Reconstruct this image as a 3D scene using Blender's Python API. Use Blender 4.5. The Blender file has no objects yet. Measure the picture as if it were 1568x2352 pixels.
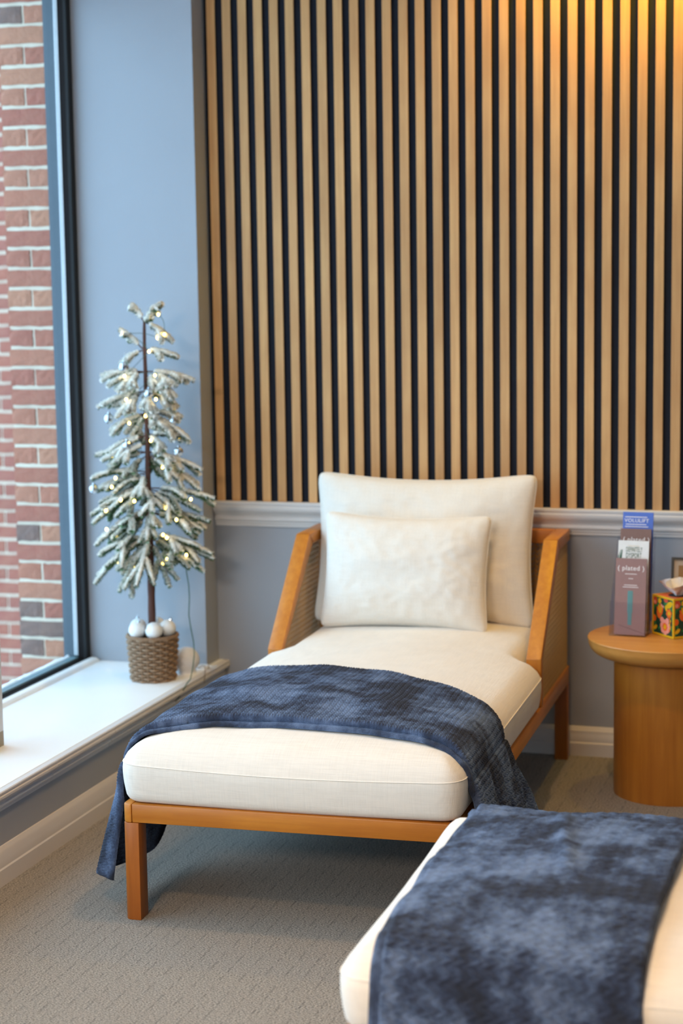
import bpy, bmesh, math, random
import numpy as np
from mathutils import Vector, Matrix, geometry, noise

random.seed(7)
RNG = np.random.default_rng(11)
scene = bpy.context.scene
COL = scene.collection
pi = math.pi

# ------------------------------------------------------------------ camera
cam_d = bpy.data.cameras.new('camera')
cam = bpy.data.objects.new('camera', cam_d)
COL.objects.link(cam)
YAW, PITCH, ROLL = .296282, .128294, -.0146657
fwd = Vector((-math.sin(YAW)*math.cos(PITCH), math.cos(YAW)*math.cos(PITCH), -math.sin(PITCH)))
rgt0 = Vector((math.cos(YAW), math.sin(YAW), 0))
up0 = rgt0.cross(fwd)
rgt = math.cos(ROLL)*rgt0 + math.sin(ROLL)*up0
upv = -math.sin(ROLL)*rgt0 + math.cos(ROLL)*up0
M = Matrix((rgt, upv, -fwd)).transposed().to_4x4()
M.translation = Vector((0, 0, 1.60))
cam.matrix_world = M
cam_d.sensor_fit = 'VERTICAL'
cam_d.sensor_height = 36.0
cam_d.lens = 4303.4/2352*36.0
cam_d.clip_start = .05
cam_d.dof.use_dof = True
cam_d.dof.focus_distance = 4.55
cam_d.dof.aperture_fstop = 2.8
scene.camera = cam

# ------------------------------------------------------------------ world, lights, exposure
w = bpy.data.worlds.new('overcast_sky'); scene.world = w
w.use_nodes = True
bg = w.node_tree.nodes['Background']
bg.inputs['Color'].default_value = (.48, .755, 1.0, 1)
bg.inputs['Strength'].default_value = 4.0

def area(name, loc, target, sx, sy, power, color, portal=False):
    d = bpy.data.lights.new(name, 'AREA'); d.shape = 'RECTANGLE'
    d.size, d.size_y, d.energy, d.color = sx, sy, power, color
    if portal: d.cycles.is_portal = True
    o = bpy.data.objects.new(name, d); COL.objects.link(o)
    o.location = loc
    o.rotation_euler = (Vector(target)-Vector(loc)).to_track_quat('-Z', 'Y').to_euler()
    return o
# daylight portal in the window opening
area('window_portal', (-2.80, 3.4, 1.42), (0, 3.4, 1.42), 5.0, 2.4, 1, (1, 1, 1), portal=True)

def spot(name, loc, target, power, color, angle=95, blend=.8, radius=.045):
    d = bpy.data.lights.new(name, 'SPOT'); d.energy = power; d.color = color
    d.spot_size = math.radians(angle); d.spot_blend = blend; d.shadow_soft_size = radius
    o = bpy.data.objects.new(name, d); COL.objects.link(o); o.location = loc
    o.rotation_euler = (Vector(target)-Vector(loc)).to_track_quat('-Z', 'Y').to_euler()
    return o
WARM = (1.0, .60, .26)
CEIL = 2.78
# recessed ceiling downlights (housings are built with the ceiling)
DOWNLIGHTS = [((-.70, 5.83), 34, (1.0, .59, .01)), ((-1.10, 5.84), 16, (1.0, .57, .01)), ((.75, 5.66), 16, (1.0, .54, .16)),
              ((-1.0, 4.3), 74, WARM), ((1.6, 4.2), 10, WARM), ((-1.45, 2.0), 135, WARM), ((1.4, 2.0), 12, WARM), ((-.7, .8), 150, WARM)]
for i, ((x, y), p, c) in enumerate(DOWNLIGHTS):
    spot('downlight_lamp', (x, y, CEIL-.03), (x, y, 0), p, c, 160 if y > 5.8 else 120, .9)
# neutral fill panels added unseen behind the camera to brighten front-facing surfaces
FILL_PANELS = [(-1.5, -1.4), (1.2, -1.4)]
for (x, y), p in zip(FILL_PANELS, (300, 20)): area('fill_lamp', (x, y, CEIL-.02), (x, y+.9, 0), 1.2, 1.2, p, (1.0, .84, .68))

scene.view_settings.view_transform = 'Standard'
scene.view_settings.look = 'None'
scene.view_settings.gamma = 1.0
scene.view_settings.use_curve_mapping = False
scene.view_settings.exposure = 0.0
scene.cycles.use_denoising = True
scene.cycles.max_bounces = 10
scene.cycles.diffuse_bounces = 6
scene.cycles.transparent_max_bounces = 24

# ------------------------------------------------------------------ material helpers
def lin(r, g, b):
    f = lambda c: (c/255/12.92) if c/255 <= .04045 else ((c/255+.055)/1.055)**2.4
    return (f(r), f(g), f(b), 1)

class NT:
    def __init__(s, name):
        s.m = bpy.data.materials.new(name); s.m.use_nodes = True
        s.t = s.m.node_tree; s.n = s.t.nodes; s.b = s.n['Principled BSDF']; s.out = s.n['Material Output']
    def node(s, typ, **kw):
        o = s.n.new(typ)
        for k, v in kw.items():
            if k.startswith('_'): o.inputs[k[1:].replace('_', ' ')].default_value = v
            else: setattr(o, k, v)
        return o
    def link(s, a, b): s.t.links.new(a, b)
    def coords(s, scale=(1, 1, 1), kind='Object', rot=(0, 0, 0)):
        tc = s.node('ShaderNodeTexCoord'); mp = s.node('ShaderNodeMapping')
        mp.inputs['Scale'].default_value = scale; mp.inputs['Rotation'].default_value = rot
        s.link(tc.outputs[kind], mp.inputs['Vector']); return mp.outputs['Vector']
    def noise(s, vec, scale, detail=4, rough=.55):
        o = s.node('ShaderNodeTexNoise'); o.inputs['Scale'].default_value = scale
        o.inputs['Detail'].default_value = detail; o.inputs['Roughness'].default_value = rough
        s.link(vec, o.inputs['Vector']); return o.outputs['Fac']
    def ramp(s, fac, stops):
        o = s.node('ShaderNodeValToRGB'); e = o.color_ramp.elements
        while len(e) < len(stops): e.new(.5)
        for i, (p, c) in enumerate(stops): e[i].position = p; e[i].color = c
        s.link(fac, o.inputs['Fac']); return o.outputs['Color']
    def math(s, op, a, b=None):
        o = s.node('ShaderNodeMath', operation=op)
        for i, v in enumerate((a, b)):
            if v is None: continue
            if isinstance(v, (int, float)): o.inputs[i].default_value = v
            else: s.link(v, o.inputs[i])
        return o.outputs[0]
    def mix(s, fac, a, b, mode='MIX'):
        o = s.node('ShaderNodeMix', data_type='RGBA', blend_type=mode)
        for k, v in ((0, fac), (6, a), (7, b)):
            if isinstance(v, (int, float, tuple)): o.inputs[k].default_value = v
            else: s.link(v, o.inputs[k])
        return o.outputs[2]
    def bump(s, h, strength=.3, dist=.002, base=None):
        o = s.node('ShaderNodeBump'); o.inputs['Strength'].default_value = strength
        o.inputs['Distance'].default_value = dist; s.link(h, o.inputs['Height'])
        if base is not None: s.link(base, o.inputs['Normal'])
        s.link(o.outputs['Normal'], s.b.inputs['Normal']); return o.outputs['Normal']
    def set(s, **kw):
        for k, v in kw.items(): s.b.inputs[k.replace('_', ' ')].default_value = v
        return s

def paint(name, c, rough=.5, tex=.06):
    k = NT(name); k.set(Roughness=rough); v = k.coords()
    f = k.noise(v, 3, 3)
    col = k.ramp(f, [(.3, tuple(x*.96 for x in c[:3])+(1,)), (.7, c)])
    k.link(col, k.b.inputs['Base Color'])
    k.bump(k.noise(v, 160, 2), tex, .001); return k.m

def plain(name, c, rough=.5, metal=0.0, **kw):
    k = NT(name); k.set(Base_Color=c, Roughness=rough, Metallic=metal)
    v = k.coords(); f = k.noise(v, 60, 2)
    k.link(k.ramp(f, [(.2, tuple(x*.92 for x in c[:3])+(1,)), (.8, c)]), k.b.inputs['Base Color'])
    for a, b in kw.items(): k.b.inputs[a.replace('_', ' ')].default_value = b
    return k.m

def wood(name, light, dark, axis='Z', scale=1.0, rough=.42, rnd=True, knots=.35):
    """straight-grained timber; grain runs along the given object axis"""
    k = NT(name); k.set(Roughness=rough)
    long = {'X': (1.2, 22, 22), 'Y': (22, 1.2, 22), 'Z': (22, 22, 1.2)}[axis]
    tc = k.node('ShaderNodeTexCoord'); oi = k.node('ShaderNodeObjectInfo')
    add = k.node('ShaderNodeVectorMath', operation='ADD'); k.link(tc.outputs['Object'], add.inputs[0])
    cmb = k.node('ShaderNodeCombineXYZ')
    r = k.math('MULTIPLY', oi.outputs['Random'], 37.0 if rnd else 0.0)
    for i in range(3): k.link(r, cmb.inputs[i])
    k.link(cmb.outputs[0], add.inputs[1])
    mp = k.node('ShaderNodeMapping'); mp.inputs['Scale'].default_value = tuple(a*scale for a in long)
    k.link(add.outputs[0], mp.inputs['Vector'])
    n1 = k.noise(mp.outputs[0], 2.2, 6, .6); n2 = k.noise(mp.outputs[0], 12, 3)
    mp2 = k.node('ShaderNodeMapping'); mp2.inputs['Scale'].default_value = tuple(max(1.6, a*.12)*scale for a in long)
    k.link(add.outputs[0], mp2.inputs['Vector'])
    n3 = k.noise(mp2.outputs[0], 2.0, 3)
    f = k.math('ADD', k.math('MULTIPLY', n1, .55), k.math('MULTIPLY', n3, .45))
    c1 = k.ramp(f, [(.33, dark), (.50, tuple((a+b)/2 for a, b in zip(light, dark))), (.64, light)])
    c2 = k.mix(k.math('MULTIPLY', n2, knots), c1, dark)
    # board to board tone
    hs = k.node('ShaderNodeHueSaturation')
    k.link(k.math('ADD', .92 if rnd else 1.0, k.math('MULTIPLY', oi.outputs['Random'], .16 if rnd else 0.0)), hs.inputs['Value'])
    k.link(c2, hs.inputs['Color']); k.link(hs.outputs[0], k.b.inputs['Base Color'])
    k.bump(n2, .12, .001); return k.m

def glassy(name, tint=(1, 1, 1, 1), ior=1.45, gloss=1.0):
    """thin clear sheet: straight-through transmission plus Fresnel reflection"""
    k = NT(name); k.n.remove(k.b)
    tr = k.node('ShaderNodeBsdfTransparent'); tr.inputs['Color'].default_value = tint
    gl = k.node('ShaderNodeBsdfGlossy'); gl.inputs['Roughness'].default_value = .03
    lw = k.node('ShaderNodeLayerWeight'); lw.inputs['Blend'].default_value = .5
    f0 = ((ior-1)/(ior+1))**2
    fr = k.math('ADD', f0, k.math('MULTIPLY', k.math('POWER', lw.outputs['Facing'], 5.0), 1-f0))
    mx = k.node('ShaderNodeMixShader'); k.link(k.math('MULTIPLY', fr, gloss*.5), mx.inputs[0])
    k.link(tr.outputs[0], mx.inputs[1]); k.link(gl.outputs[0], mx.inputs[2])
    k.link(mx.outputs[0], k.out.inputs['Surface']); return k.m

def linen(name, c, pillow=False):
    k = NT(name); k.set(Roughness=.9, Sheen_Weight=.25, Sheen_Roughness=.5)
    n1 = k.noise(k.coords((430, 14, 14)), 1.0, 2); n2 = k.noise(k.coords((14, 430, 14)), 1.0, 2); n4 = k.noise(k.coords((14, 14, 430)), 1.0, 2)
    if pillow:
        n1 = k.noise(k.coords((430, 0, 14)), 1.0, 2); n4 = k.noise(k.coords((14, 0, 430)), 1.0, 2); n2 = k.noise(k.coords((200, 0, 200)), 1.0, 2)
    n3 = k.noise(k.coords(), 5, 3)
    h = k.math('MULTIPLY', k.math('ADD', k.math('ADD', n1, n2), n4), .3333)
    col = k.ramp(h, [(.38, tuple(x*.91 for x in c[:3])+(1,)), (.58, c)])
    o = k.mix(k.math('MULTIPLY', n3, .15), col, tuple(x*.9 for x in c[:3])+(1,))
    k.link(o, k.b.inputs['Base Color']); k.bump(h, .6, .0025); return k.m

def velvet(name):
    k = NT(name); k.set(Roughness=.75, Sheen_Weight=.95, Sheen_Roughness=.40)
    k.b.inputs['Sheen Tint'].default_value = lin(150, 182, 225)
    v = k.coords()
    big = k.noise(v, 7.0, 5, .65); mid = k.noise(v, 26, 4, .6); fine = k.noise(v, 520, 3)
    f = k.math('ADD', k.math('MULTIPLY', big, .72), k.math('MULTIPLY', mid, .28))
    # nap brushed one way or the other
    sw = k.node('ShaderNodeMapRange'); k.link(f, sw.inputs['Value'])
    for i_, v_ in ((1, .43), (2, .58), (3, .12), (4, 1.0)): sw.inputs[i_].default_value = v_
    k.link(sw.outputs[0], k.b.inputs['Sheen Weight'])
    c = k.ramp(f, [(.40, lin(21, 29, 49)), (.47, lin(35, 48, 78)), (.53, lin(66, 84, 118)), (.61, lin(110, 130, 166))])
    c = k.mix(k.math('MULTIPLY', fine, .45), c, lin(34, 44, 64))
    k.link(c, k.b.inputs['Base Color'])
    k.bump(fine, 1.0, .004); return k.m

def brickmat(name):
    k = NT(name); k.set(Roughness=.9)
    oi = k.node('ShaderNodeObjectInfo'); v = k.coords()
    n = k.noise(v, 18, 6, .65); n2 = k.noise(v, 70, 5, .7)
    c = k.mix(k.math('MULTIPLY', n, .55), oi.outputs['Color'], lin(206, 154, 124))
    c = k.mix(k.math('MULTIPLY', n2, .35), c, lin(110, 66, 58))
    k.link(c, k.b.inputs['Base Color']); k.bump(k.math('ADD', n, n2), .7, .006); return k.m

def carpetmat():
    k = NT('carpet'); k.set(Roughness=1.0, Sheen_Weight=.15)
    v = k.coords(); vs = k.coords((1.0, 1.7, 1))
    f1 = k.noise(vs, 190, 3, .75); f2 = k.noise(v, 60, 3); f3 = k.noise(v, 2.0, 3)
    # faint broken ribs running with the room's length
    sx = k.node('ShaderNodeSeparateXYZ'); tc = k.node('ShaderNodeTexCoord'); k.link(tc.outputs['Object'], sx.inputs[0])
    rib = k.math('ABSOLUTE', k.math('SUBTRACT', k.math('FRACT', k.math('MULTIPLY', sx.outputs[0], 22.0)), .5))
    rib = k.math('MULTIPLY', k.math('LESS_THAN', rib, .055), k.math('GREATER_THAN', k.noise(k.coords((22, 9, 1)), 2.0, 2), .50))
    c = k.ramp(f1, [(.34, lin(76, 72, 66)), (.46, lin(158, 150, 139)), (.60, lin(222, 213, 200))])
    c = k.mix(k.math('MULTIPLY', f3, .22), c, lin(150, 146, 138))
    c = k.mix(k.math('MULTIPLY', rib, .3), c, lin(60, 56, 52))
    k.link(c, k.b.inputs['Base Color']); k.bump(k.math('SUBTRACT', k.math('ADD', f1, k.math('MULTIPLY', f2, .35)), k.math('MULTIPLY', rib, .3)), 1.0, .012); return k.m

def emit(name, c, s):
    k = NT(name); k.set(Base_Color=c, Roughness=.4)
    k.b.inputs['Emission Color'].default_value = c; k.b.inputs['Emission Strength'].default_value = s; return k.m

MAT = dict(
    wall=paint('grey_wall_paint', lin(160, 164, 172)), trim=paint('trim_paint', lin(212, 208, 206), .38, .03),
    sill=paint('white_sill_paint', lin(247, 248, 248), .35, .03), ceiling=paint('ceiling_paint', lin(222, 218, 212)),
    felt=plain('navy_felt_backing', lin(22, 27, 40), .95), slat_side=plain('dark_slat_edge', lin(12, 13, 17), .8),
    slat=wood('pale_oak_veneer', lin(218, 169, 110), lin(186, 134, 80), 'Z', 1.0, .55, True, .2),
    chair_x=wood('honey_wood_across', lin(202, 130, 42), lin(172, 98, 26), 'X', 1.3, .38, True, .3),
    chair_y=wood('honey_wood_along', lin(212, 140, 52), lin(182, 108, 34), 'Y', 1.3, .38, True, .3),
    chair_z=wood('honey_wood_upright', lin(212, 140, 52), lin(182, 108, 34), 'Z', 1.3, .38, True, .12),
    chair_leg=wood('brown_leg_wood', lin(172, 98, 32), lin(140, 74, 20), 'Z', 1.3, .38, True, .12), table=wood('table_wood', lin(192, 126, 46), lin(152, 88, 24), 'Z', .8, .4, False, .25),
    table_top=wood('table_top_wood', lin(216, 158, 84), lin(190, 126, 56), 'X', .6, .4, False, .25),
    cane=plain('cane_strand', lin(196, 156, 104), .55), linen=linen('ivory_linen', lin(234, 227, 216)),
    linen_p=linen('ivory_pillow_linen', lin(234, 227, 216), True), seam=plain('seam_thread', lin(244, 238, 228), .9), velvet=velvet('navy_velvet'),
    carpet=carpetmat(), brick=brickmat('rough_brick'), mortar=plain('mortar', lin(232, 218, 196), .95),
    snow=plain('snow', lin(245, 248, 252), .8), glass=glassy('window_glass', (.97, .985, .99, 1), 1.45, .9),
    frame=plain('dark_bronze_frame', lin(27, 22, 22), .7, 0.0, Specular_IOR_Level=.15), ledge=plain('pale_metal_ledge', lin(116, 146, 156), .4), gasket=plain('black_gasket', lin(10, 10, 11), .7),
    alu=plain('pale_spacer', lin(214, 218, 222), .4), outer=plain('slate_outer_frame', lin(82, 94, 104), .5),
    bark=plain('brown_bark', lin(88, 58, 50), .9), green=plain('fir_needle', lin(58, 98, 60), .8),
    green2=plain('fir_needle_pale', lin(122, 146, 104), .8), frost=plain('flocked_snow', lin(250, 248, 242), .9),
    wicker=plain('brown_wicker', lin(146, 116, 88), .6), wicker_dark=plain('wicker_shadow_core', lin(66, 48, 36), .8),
    pearl=plain('pearl_white', lin(238, 238, 236), .32), silver=plain('silver_mirror', lin(214, 216, 220), .12, 1.0),
    bulb=emit('warm_led', (1.0, .70, .16, 1), 15), cord=plain('green_cord', lin(52, 88, 66), .6),
    cord_brown=plain('brown_cord', lin(128, 106, 86), .6), white=plain('white_plastic', lin(238, 238, 238), .4),
    grey_fabric=plain('grey_speaker_fabric', lin(226, 226, 230), .95), acrylic=glassy('clear_acrylic', (.962, .960, .975, 1), 1.49),
    mauve=plain('mauve_card', lin(150, 112, 106), .5), mauve2=plain('brown_mauve_card', lin(126, 92, 82), .5),
    blue=plain('blue_card', lin(74, 108, 196), .5), paper=plain('white_card', lin(238, 236, 232), .6),
    cream_edge=plain('card_edge', lin(216, 196, 162), .7), ink_green=plain('green_ink', lin(40, 92, 62), .7),
    ink_white=plain('white_ink', lin(242, 236, 234), .6), teal=plain('teal_print', lin(86, 138, 138), .35),
    yellow=plain('golden_yellow', lin(226, 176, 24), .35, .0), deep_green=plain('deep_green_print', lin(20, 62, 44), .5),
    leaf=plain('leaf_green_print', lin(42, 120, 64), .5), orange=plain('orange_print', lin(232, 104, 26), .5),
    pink=plain('pink_print', lin(238, 150, 130), .5), red=plain('red_print', lin(206, 76, 50), .5),
    tissue=plain('white_tissue', lin(240, 236, 232), .8), black=plain('black_frame', lin(14, 14, 15), .4),
    mat_board=plain('cream_mat', lin(206, 192, 172), .8), art=plain('tan_art', lin(168, 132, 88), .8),
    tan=plain('tan_band', lin(158, 150, 132), .7), dust=plain('black_underlay', lin(30, 28, 27), .9),
)
MAT['tissue'].node_tree.nodes['Principled BSDF'].inputs['Subsurface Weight'].default_value = .0

# ------------------------------------------------------------------ mesh helpers
class MB:
    def __init__(s): s.v = []; s.f = []; s.m = []
    def add(s, vs, fs, mat=0):
        o = len(s.v); s.v += [tuple(p) for p in vs]
        for f in fs: s.f.append(tuple(o+i for i in f)); s.m.append(mat)
    def box(s, a, b, mat=0, T=None):
        (x0, y0, z0), (x1, y1, z1) = a, b
        vs = [Vector(p) for p in ((x0,y0,z0),(x1,y0,z0),(x1,y1,z0),(x0,y1,z0),(x0,y0,z1),(x1,y0,z1),(x1,y1,z1),(x0,y1,z1))]
        if T is not None: vs = [T @ p for p in vs]
        s.add(vs, [(0,3,2,1),(4,5,6,7),(0,1,5,4),(1,2,6,5),(2,3,7,6),(3,0,4,7)], mat)
    def tube(s, pts, r, seg=8, mat=0, closed=False, caps=True, jag=None):
        pts = [Vector(p) for p in pts]; n = len(pts)
        rr = r if hasattr(r, '__len__') else [r]*n
        up = Vector((0, 0, 1)); base = len(s.v); prev = None
        for i, p in enumerate(pts):
            t = (pts[(i+1) % n]-pts[i-1]) if closed else (pts[min(i+1, n-1)]-pts[max(i-1, 0)])
            t.normalize()
            a = t.cross(up if prev is None else prev)
            if prev is None and a.length < .05: a = t.cross(Vector((1, 0, 0)))
            if prev is not None: a = prev - t*prev.dot(t)
            a.normalize(); b = t.cross(a); prev = a
            for j in range(seg):
                th = 2*pi*j/seg
                s.v.append(tuple(p + (a*math.cos(th)+b*math.sin(th))*rr[i]))
        for i in range(n if closed else n-1):
            for j in range(seg):
                a0 = base+i*seg+j; a1 = base+i*seg+(j+1) % seg
                b0 = base+((i+1) % n)*seg+j; b1 = base+((i+1) % n)*seg+(j+1) % seg
                s.f.append((a0, a1, b1, b0)); s.m.append(mat)
        if caps and not closed:
            s.f.append(tuple(base+j for j in reversed(range(seg)))); s.m.append(mat)
            s.f.append(tuple(base+(n-1)*seg+j for j in range(seg))); s.m.append(mat)
    def lathe(s, prof, c=(0, 0, 0), seg=48, mat=0, capt=True, capb=True):
        base = len(s.v); n = len(prof)
        for r, z in prof:
            for j in range(seg):
                th = 2*pi*j/seg; s.v.append((c[0]+r*math.cos(th), c[1]+r*math.sin(th), c[2]+z))
        for i in range(n-1):
            for j in range(seg):
                s.f.append((base+i*seg+j, base+i*seg+(j+1) % seg, base+(i+1)*seg+(j+1) % seg, base+(i+1)*seg+j)); s.m.append(mat)
        if capb: s.f.append(tuple(base+j for j in reversed(range(seg)))); s.m.append(mat)
        if capt: s.f.append(tuple(base+(n-1)*seg+j for j in range(seg))); s.m.append(mat)
    def prism(s, poly, h0, h1, axis='z', mat=0):
        """extrude a 2-D polygon; axis names the extrusion axis"""
        def P(a, b, h): return {'z': (a, b, h), 'y': (a, h, b), 'x': (h, a, b)}[axis]
        n = len(poly); vs = [P(a, b, h0) for a, b in poly]+[P(a, b, h1) for a, b in poly]
        fs = [tuple(reversed(range(n))), tuple(range(n, 2*n))]+[(i, (i+1) % n, n+(i+1) % n, n+i) for i in range(n)]
        s.add(vs, fs, mat)
    def sphere(s, c, r, seg=16, rings=10, mat=0, sz=1.0):
        prof = [(max(1e-4, r*math.sin(pi*i/rings)), -r*sz*math.cos(pi*i/rings)) for i in range(rings+1)]
        s.lathe(prof, c, seg, mat, False, False)
    def build(s, name, mats, parent=None, smooth=False, loc=None, fixn=True, bevel=0, bseg=2):
        me = bpy.data.meshes.new(name); me.from_pydata(s.v, [], s.f)
        for m in (mats if isinstance(mats, (list, tuple)) else [mats]): me.materials.append(m)
        me.polygons.foreach_set('material_index', s.m)
        if fixn or bevel:
            bm = bmesh.new(); bm.from_mesh(me)
            if fixn: bmesh.ops.recalc_face_normals(bm, faces=bm.faces)
            if bevel:
                es = [e for e in bm.edges if len(e.link_faces) == 2 and e.calc_face_angle(0) > .5]
                bmesh.ops.bevel(bm, geom=es, offset=bevel, segments=bseg, affect='EDGES', profile=.5, clamp_overlap=True)
            bm.to_mesh(me); bm.free()
        if smooth:
            me.polygons.foreach_set('use_smooth', [True]*len(me.polygons))
            if smooth != 'all': me.set_sharp_from_angle(angle=math.radians(smooth if isinstance(smooth, (int, float)) and smooth > 1 else 40))
        me.update()
        return link(name, me, parent, loc)

def link(name, data, parent=None, loc=None):
    o = bpy.data.objects.new(name, data); COL.objects.link(o)
    if parent is not None: o.parent = parent
    if loc is not None: o.location = loc
    return o
def thing(name, label, cat, loc=(0, 0, 0), rz=0, group=None):
    o = link(name, None, None, loc); o.rotation_euler = (0, 0, rz); o.empty_display_size = .05
    return tag(o, label, cat, group)
def tag(o, label, cat, group=None):
    o['label'] = label; o['category'] = cat
    if group: o['group'] = group
    return o
def struct(o): o['kind'] = 'structure'; return o
def stuff(o): o['kind'] = 'stuff'; return o

def grid_mesh(name, P, mat, parent=None, close_u=False):
    """fast smooth quad grid from an (n, m, 3) array"""
    n, m, _ = P.shape
    me = bpy.data.meshes.new(name)
    me.vertices.add(n*m); me.vertices.foreach_set('co', P.reshape(-1).astype(np.float32))
    i, j = np.meshgrid(np.arange(n-1), np.arange(m-1), indexing='ij')
    a = (i*m+j).reshape(-1)
    q = np.stack([a, a+m, a+m+1, a+1], 1).astype(np.int32)
    me.loops.add(q.size); me.loops.foreach_set('vertex_index', q.reshape(-1))
    me.polygons.add(len(q)); me.polygons.foreach_set('loop_start', np.arange(0, q.size, 4, dtype=np.int32))
    me.polygons.foreach_set('use_smooth', np.ones(len(q), bool))
    me.update(calc_edges=True); me.validate()
    me.materials.append(mat)
    return link(name, me, parent)

# ================================================================== THE SETTING
XL, YB = -2.28, 6.006          # face of the knee wall, face of the back wall
YR = 5.89                      # return wall beside the window
SILL = .262
DY = 5.990                     # front plane of the slats
b = MB(); b.box((-2.30, -3.6, -.05), (6.0, 6.05, 0)); floor = struct(b.build('floor', MAT['carpet']))
b = MB(); b.box((-3.05, -3.7, CEIL), (6.1, 6.2, CEIL+.1)); ceiling = struct(b.build('ceiling', MAT['ceiling']))
b = MB(); b.box((-2.288, YB, 0), (6.0, 6.2, CEIL)); wall_back = struct(b.build('wall_back', MAT['wall']))
b = MB(); b.box((6.0, -3.7, 0), (6.1, 6.2, CEIL)); struct(b.build('wall_right', MAT['wall']))
b = MB(); b.box((-3.0, -3.7, 0), (6.1, -3.6, CEIL)); struct(b.build('wall_front', MAT['wall']))
# knee wall under the sill, return wall right of the window, header, near pier
b = MB(); b.box((-2.80, -3.6, 0), (XL, 6.2, .232)); wall_left = struct(b.build('wall_left', MAT['wall']))
b = MB(); b.box((-2.721, YR, .232), (-2.288, 6.2, CEIL)); b.build('window_return', MAT['wall'], wall_left)
b = MB(); b.box((-2.80, -3.6, 2.60), (-2.70, 6.2, CEIL)); b.build('window_header', MAT['wall'], wall_left)
b = MB(); b.box((-2.80, -3.6, .232), (-2.30, .85, CEIL)); b.build('window_return', MAT['wall'], wall_left)

# window sill board
b = MB(); b.box((-2.755, .85, .235), (-2.268, YR, SILL+.0015)); b.box((-2.287, YR, .235), (-2.268, YB-.001, SILL+.0015))
trim_sill = struct(b.build('trim_1', MAT['sill'], bevel=.0015))

# chair rail mouldings
RAIL = [(0, 0), (.027, 0), (.030, -.003), (.030, -.010), (.027, -.013), (.031, -.019), (.031, -.027), (.027, -.035), (.019, -.042),
        (.013, -.048), (.011, -.055), (.015, -.058), (.017, -.063), (.015, -.068), (.010, -.071), (.010, -.077), (.007, -.080), (.007, -.087), (0, -.088)]
b = MB(); b.prism([(YB-d, .822+z) for d, z in RAIL], -2.285, 6.0, 'x'); trim_back = struct(b.build('trim_2', MAT['trim'], smooth=30))
b = MB(); b.prism([(XL+d*.95+.004, .262+z*.72) for d, z in RAIL], -3.6, YB-.001, 'y'); trim_side = struct(b.build('trim_3', MAT['trim'], smooth=30))
# two joints where the side moulding was pieced together
for y in (4.62, 5.02):
    b = MB(); b.prism([(XL+d*.95+.0052, .2626+z*.72) for d, z in RAIL], y, y+.0016, 'y'); b.build('moulding_joint', MAT['trim'], trim_side)
# baseboards
BASE = [(0, 0), (.016, 0), (.016, .042), (.013, .046), (.013, .066), (.0105, .072), (.0105, .082), (.007, .088), (.003, .096), (0, .097)]
b = MB(); b.prism([(YB-d, z) for d, z in BASE], -2.285, 6.0, 'x'); struct(b.build('baseboard_back', MAT['trim'], smooth=30))
b = MB(); b.prism([(XL+d, z*1.04) for d, z in BASE], -3.6, YB, 'y'); struct(b.build('baseboard_left', MAT['trim'], smooth=30))

# slat panel above the chair rail: backing and every slat
b = MB(); b.box((-2.288, YB-.004, .822), (.2, YB+.001, CEIL)); b.build('felt_backing', MAT['felt'], wall_back)
SP, SW, SD = .0551105, .0302, .0125
m = MB(); hh = CEIL-.822
m.box((0, 0, 0), (SW, SD, hh))
slat_me = None
for i in range(41):
    x = -2.2740 + i*SP
    if slat_me is None:
        o = m.build('slat', [MAT['slat'], MAT['slat_side']], wall_back, bevel=.0008, bseg=1)
        slat_me = o.data
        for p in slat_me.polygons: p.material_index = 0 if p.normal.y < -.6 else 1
    else:
        o = link('slat', slat_me, wall_back)
    o.location = (x, DY, .8222)

# recessed downlight housings in the ceiling
for (x, y), p, c in DOWNLIGHTS:
    b = MB()
    b.lathe([(.065, 0), (.072, -.004), (.058, -.006), (.050, -.001)], (x, y, CEIL), 32, 0, False, False)
    b.build('downlight_ring', MAT['white'], ceiling, smooth=True)

for x, y in FILL_PANELS:  # frames around the added fill panels, out of view
    b = MB(); b.box((x-.66, y-.66, CEIL-.012), (x-.61, y+.66, CEIL-.001)); b.box((x+.61, y-.66, CEIL-.012), (x+.66, y+.66, CEIL-.001)); b.box((x-.61, y-.66, CEIL-.012), (x+.61, y-.61, CEIL-.001)); b.box((x-.61, y+.61, CEIL-.012), (x+.61, y+.66, CEIL-.001))
    b.build('fill_panel_frame', MAT['white'], ceiling)
# ------------------------------------------------------------------ window
win = struct(link('window_1', None, None, (0, 0, 0)))
def part(name, mat, fn, parent, **kw):
    mb = MB(); fn(mb); return mb.build(name, mat, parent, **kw)
y0w, y1w, ztop = .85, YR, 2.60
part('gasket', MAT['gasket'], lambda q: (q.box((-2.731, y1w-.036, SILL), (-2.7205, y1w, ztop))), win)
part('inner_jamb', MAT['frame'], lambda q: q.box((-2.752, y1w-.036, SILL), (-2.731, y1w, ztop)), win)
part('glass_spacer', MAT['alu'], lambda q: (q.box((-2.766, y1w-.037, .285), (-2.752, y1w, ztop))), win)
part('outer_jamb', MAT['outer'], lambda q: q.box((-2.805, y1w-.037, .262), (-2.766, y1w+.01, ztop)), win)
part('inner_jamb', MAT['frame'], lambda q: q.box((-2.775, y0w, SILL), (-2.725, y0w+.05, ztop)), win)
part('bottom_rail', MAT['frame'], lambda q: q.box((-2.752, y0w, SILL-.02), (-2.712, y1w, .274)), win)
part('bottom_gasket', MAT['gasket'], lambda q: (q.box((-2.728, y0w, .274), (-2.725, y1w-.036, .2765)), q.box((-2.742, y0w, .274), (-2.738, y1w-.036, .2785))), win)
part('outer_rail', MAT['ledge'], lambda q: q.box((-2.782, y0w, .225), (-2.7525, y1w, .279)), win)
part('top_rail', MAT['frame'], lambda q: q.box((-2.805, y0w, 2.555), (-2.725, y1w, ztop)), win)
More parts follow.
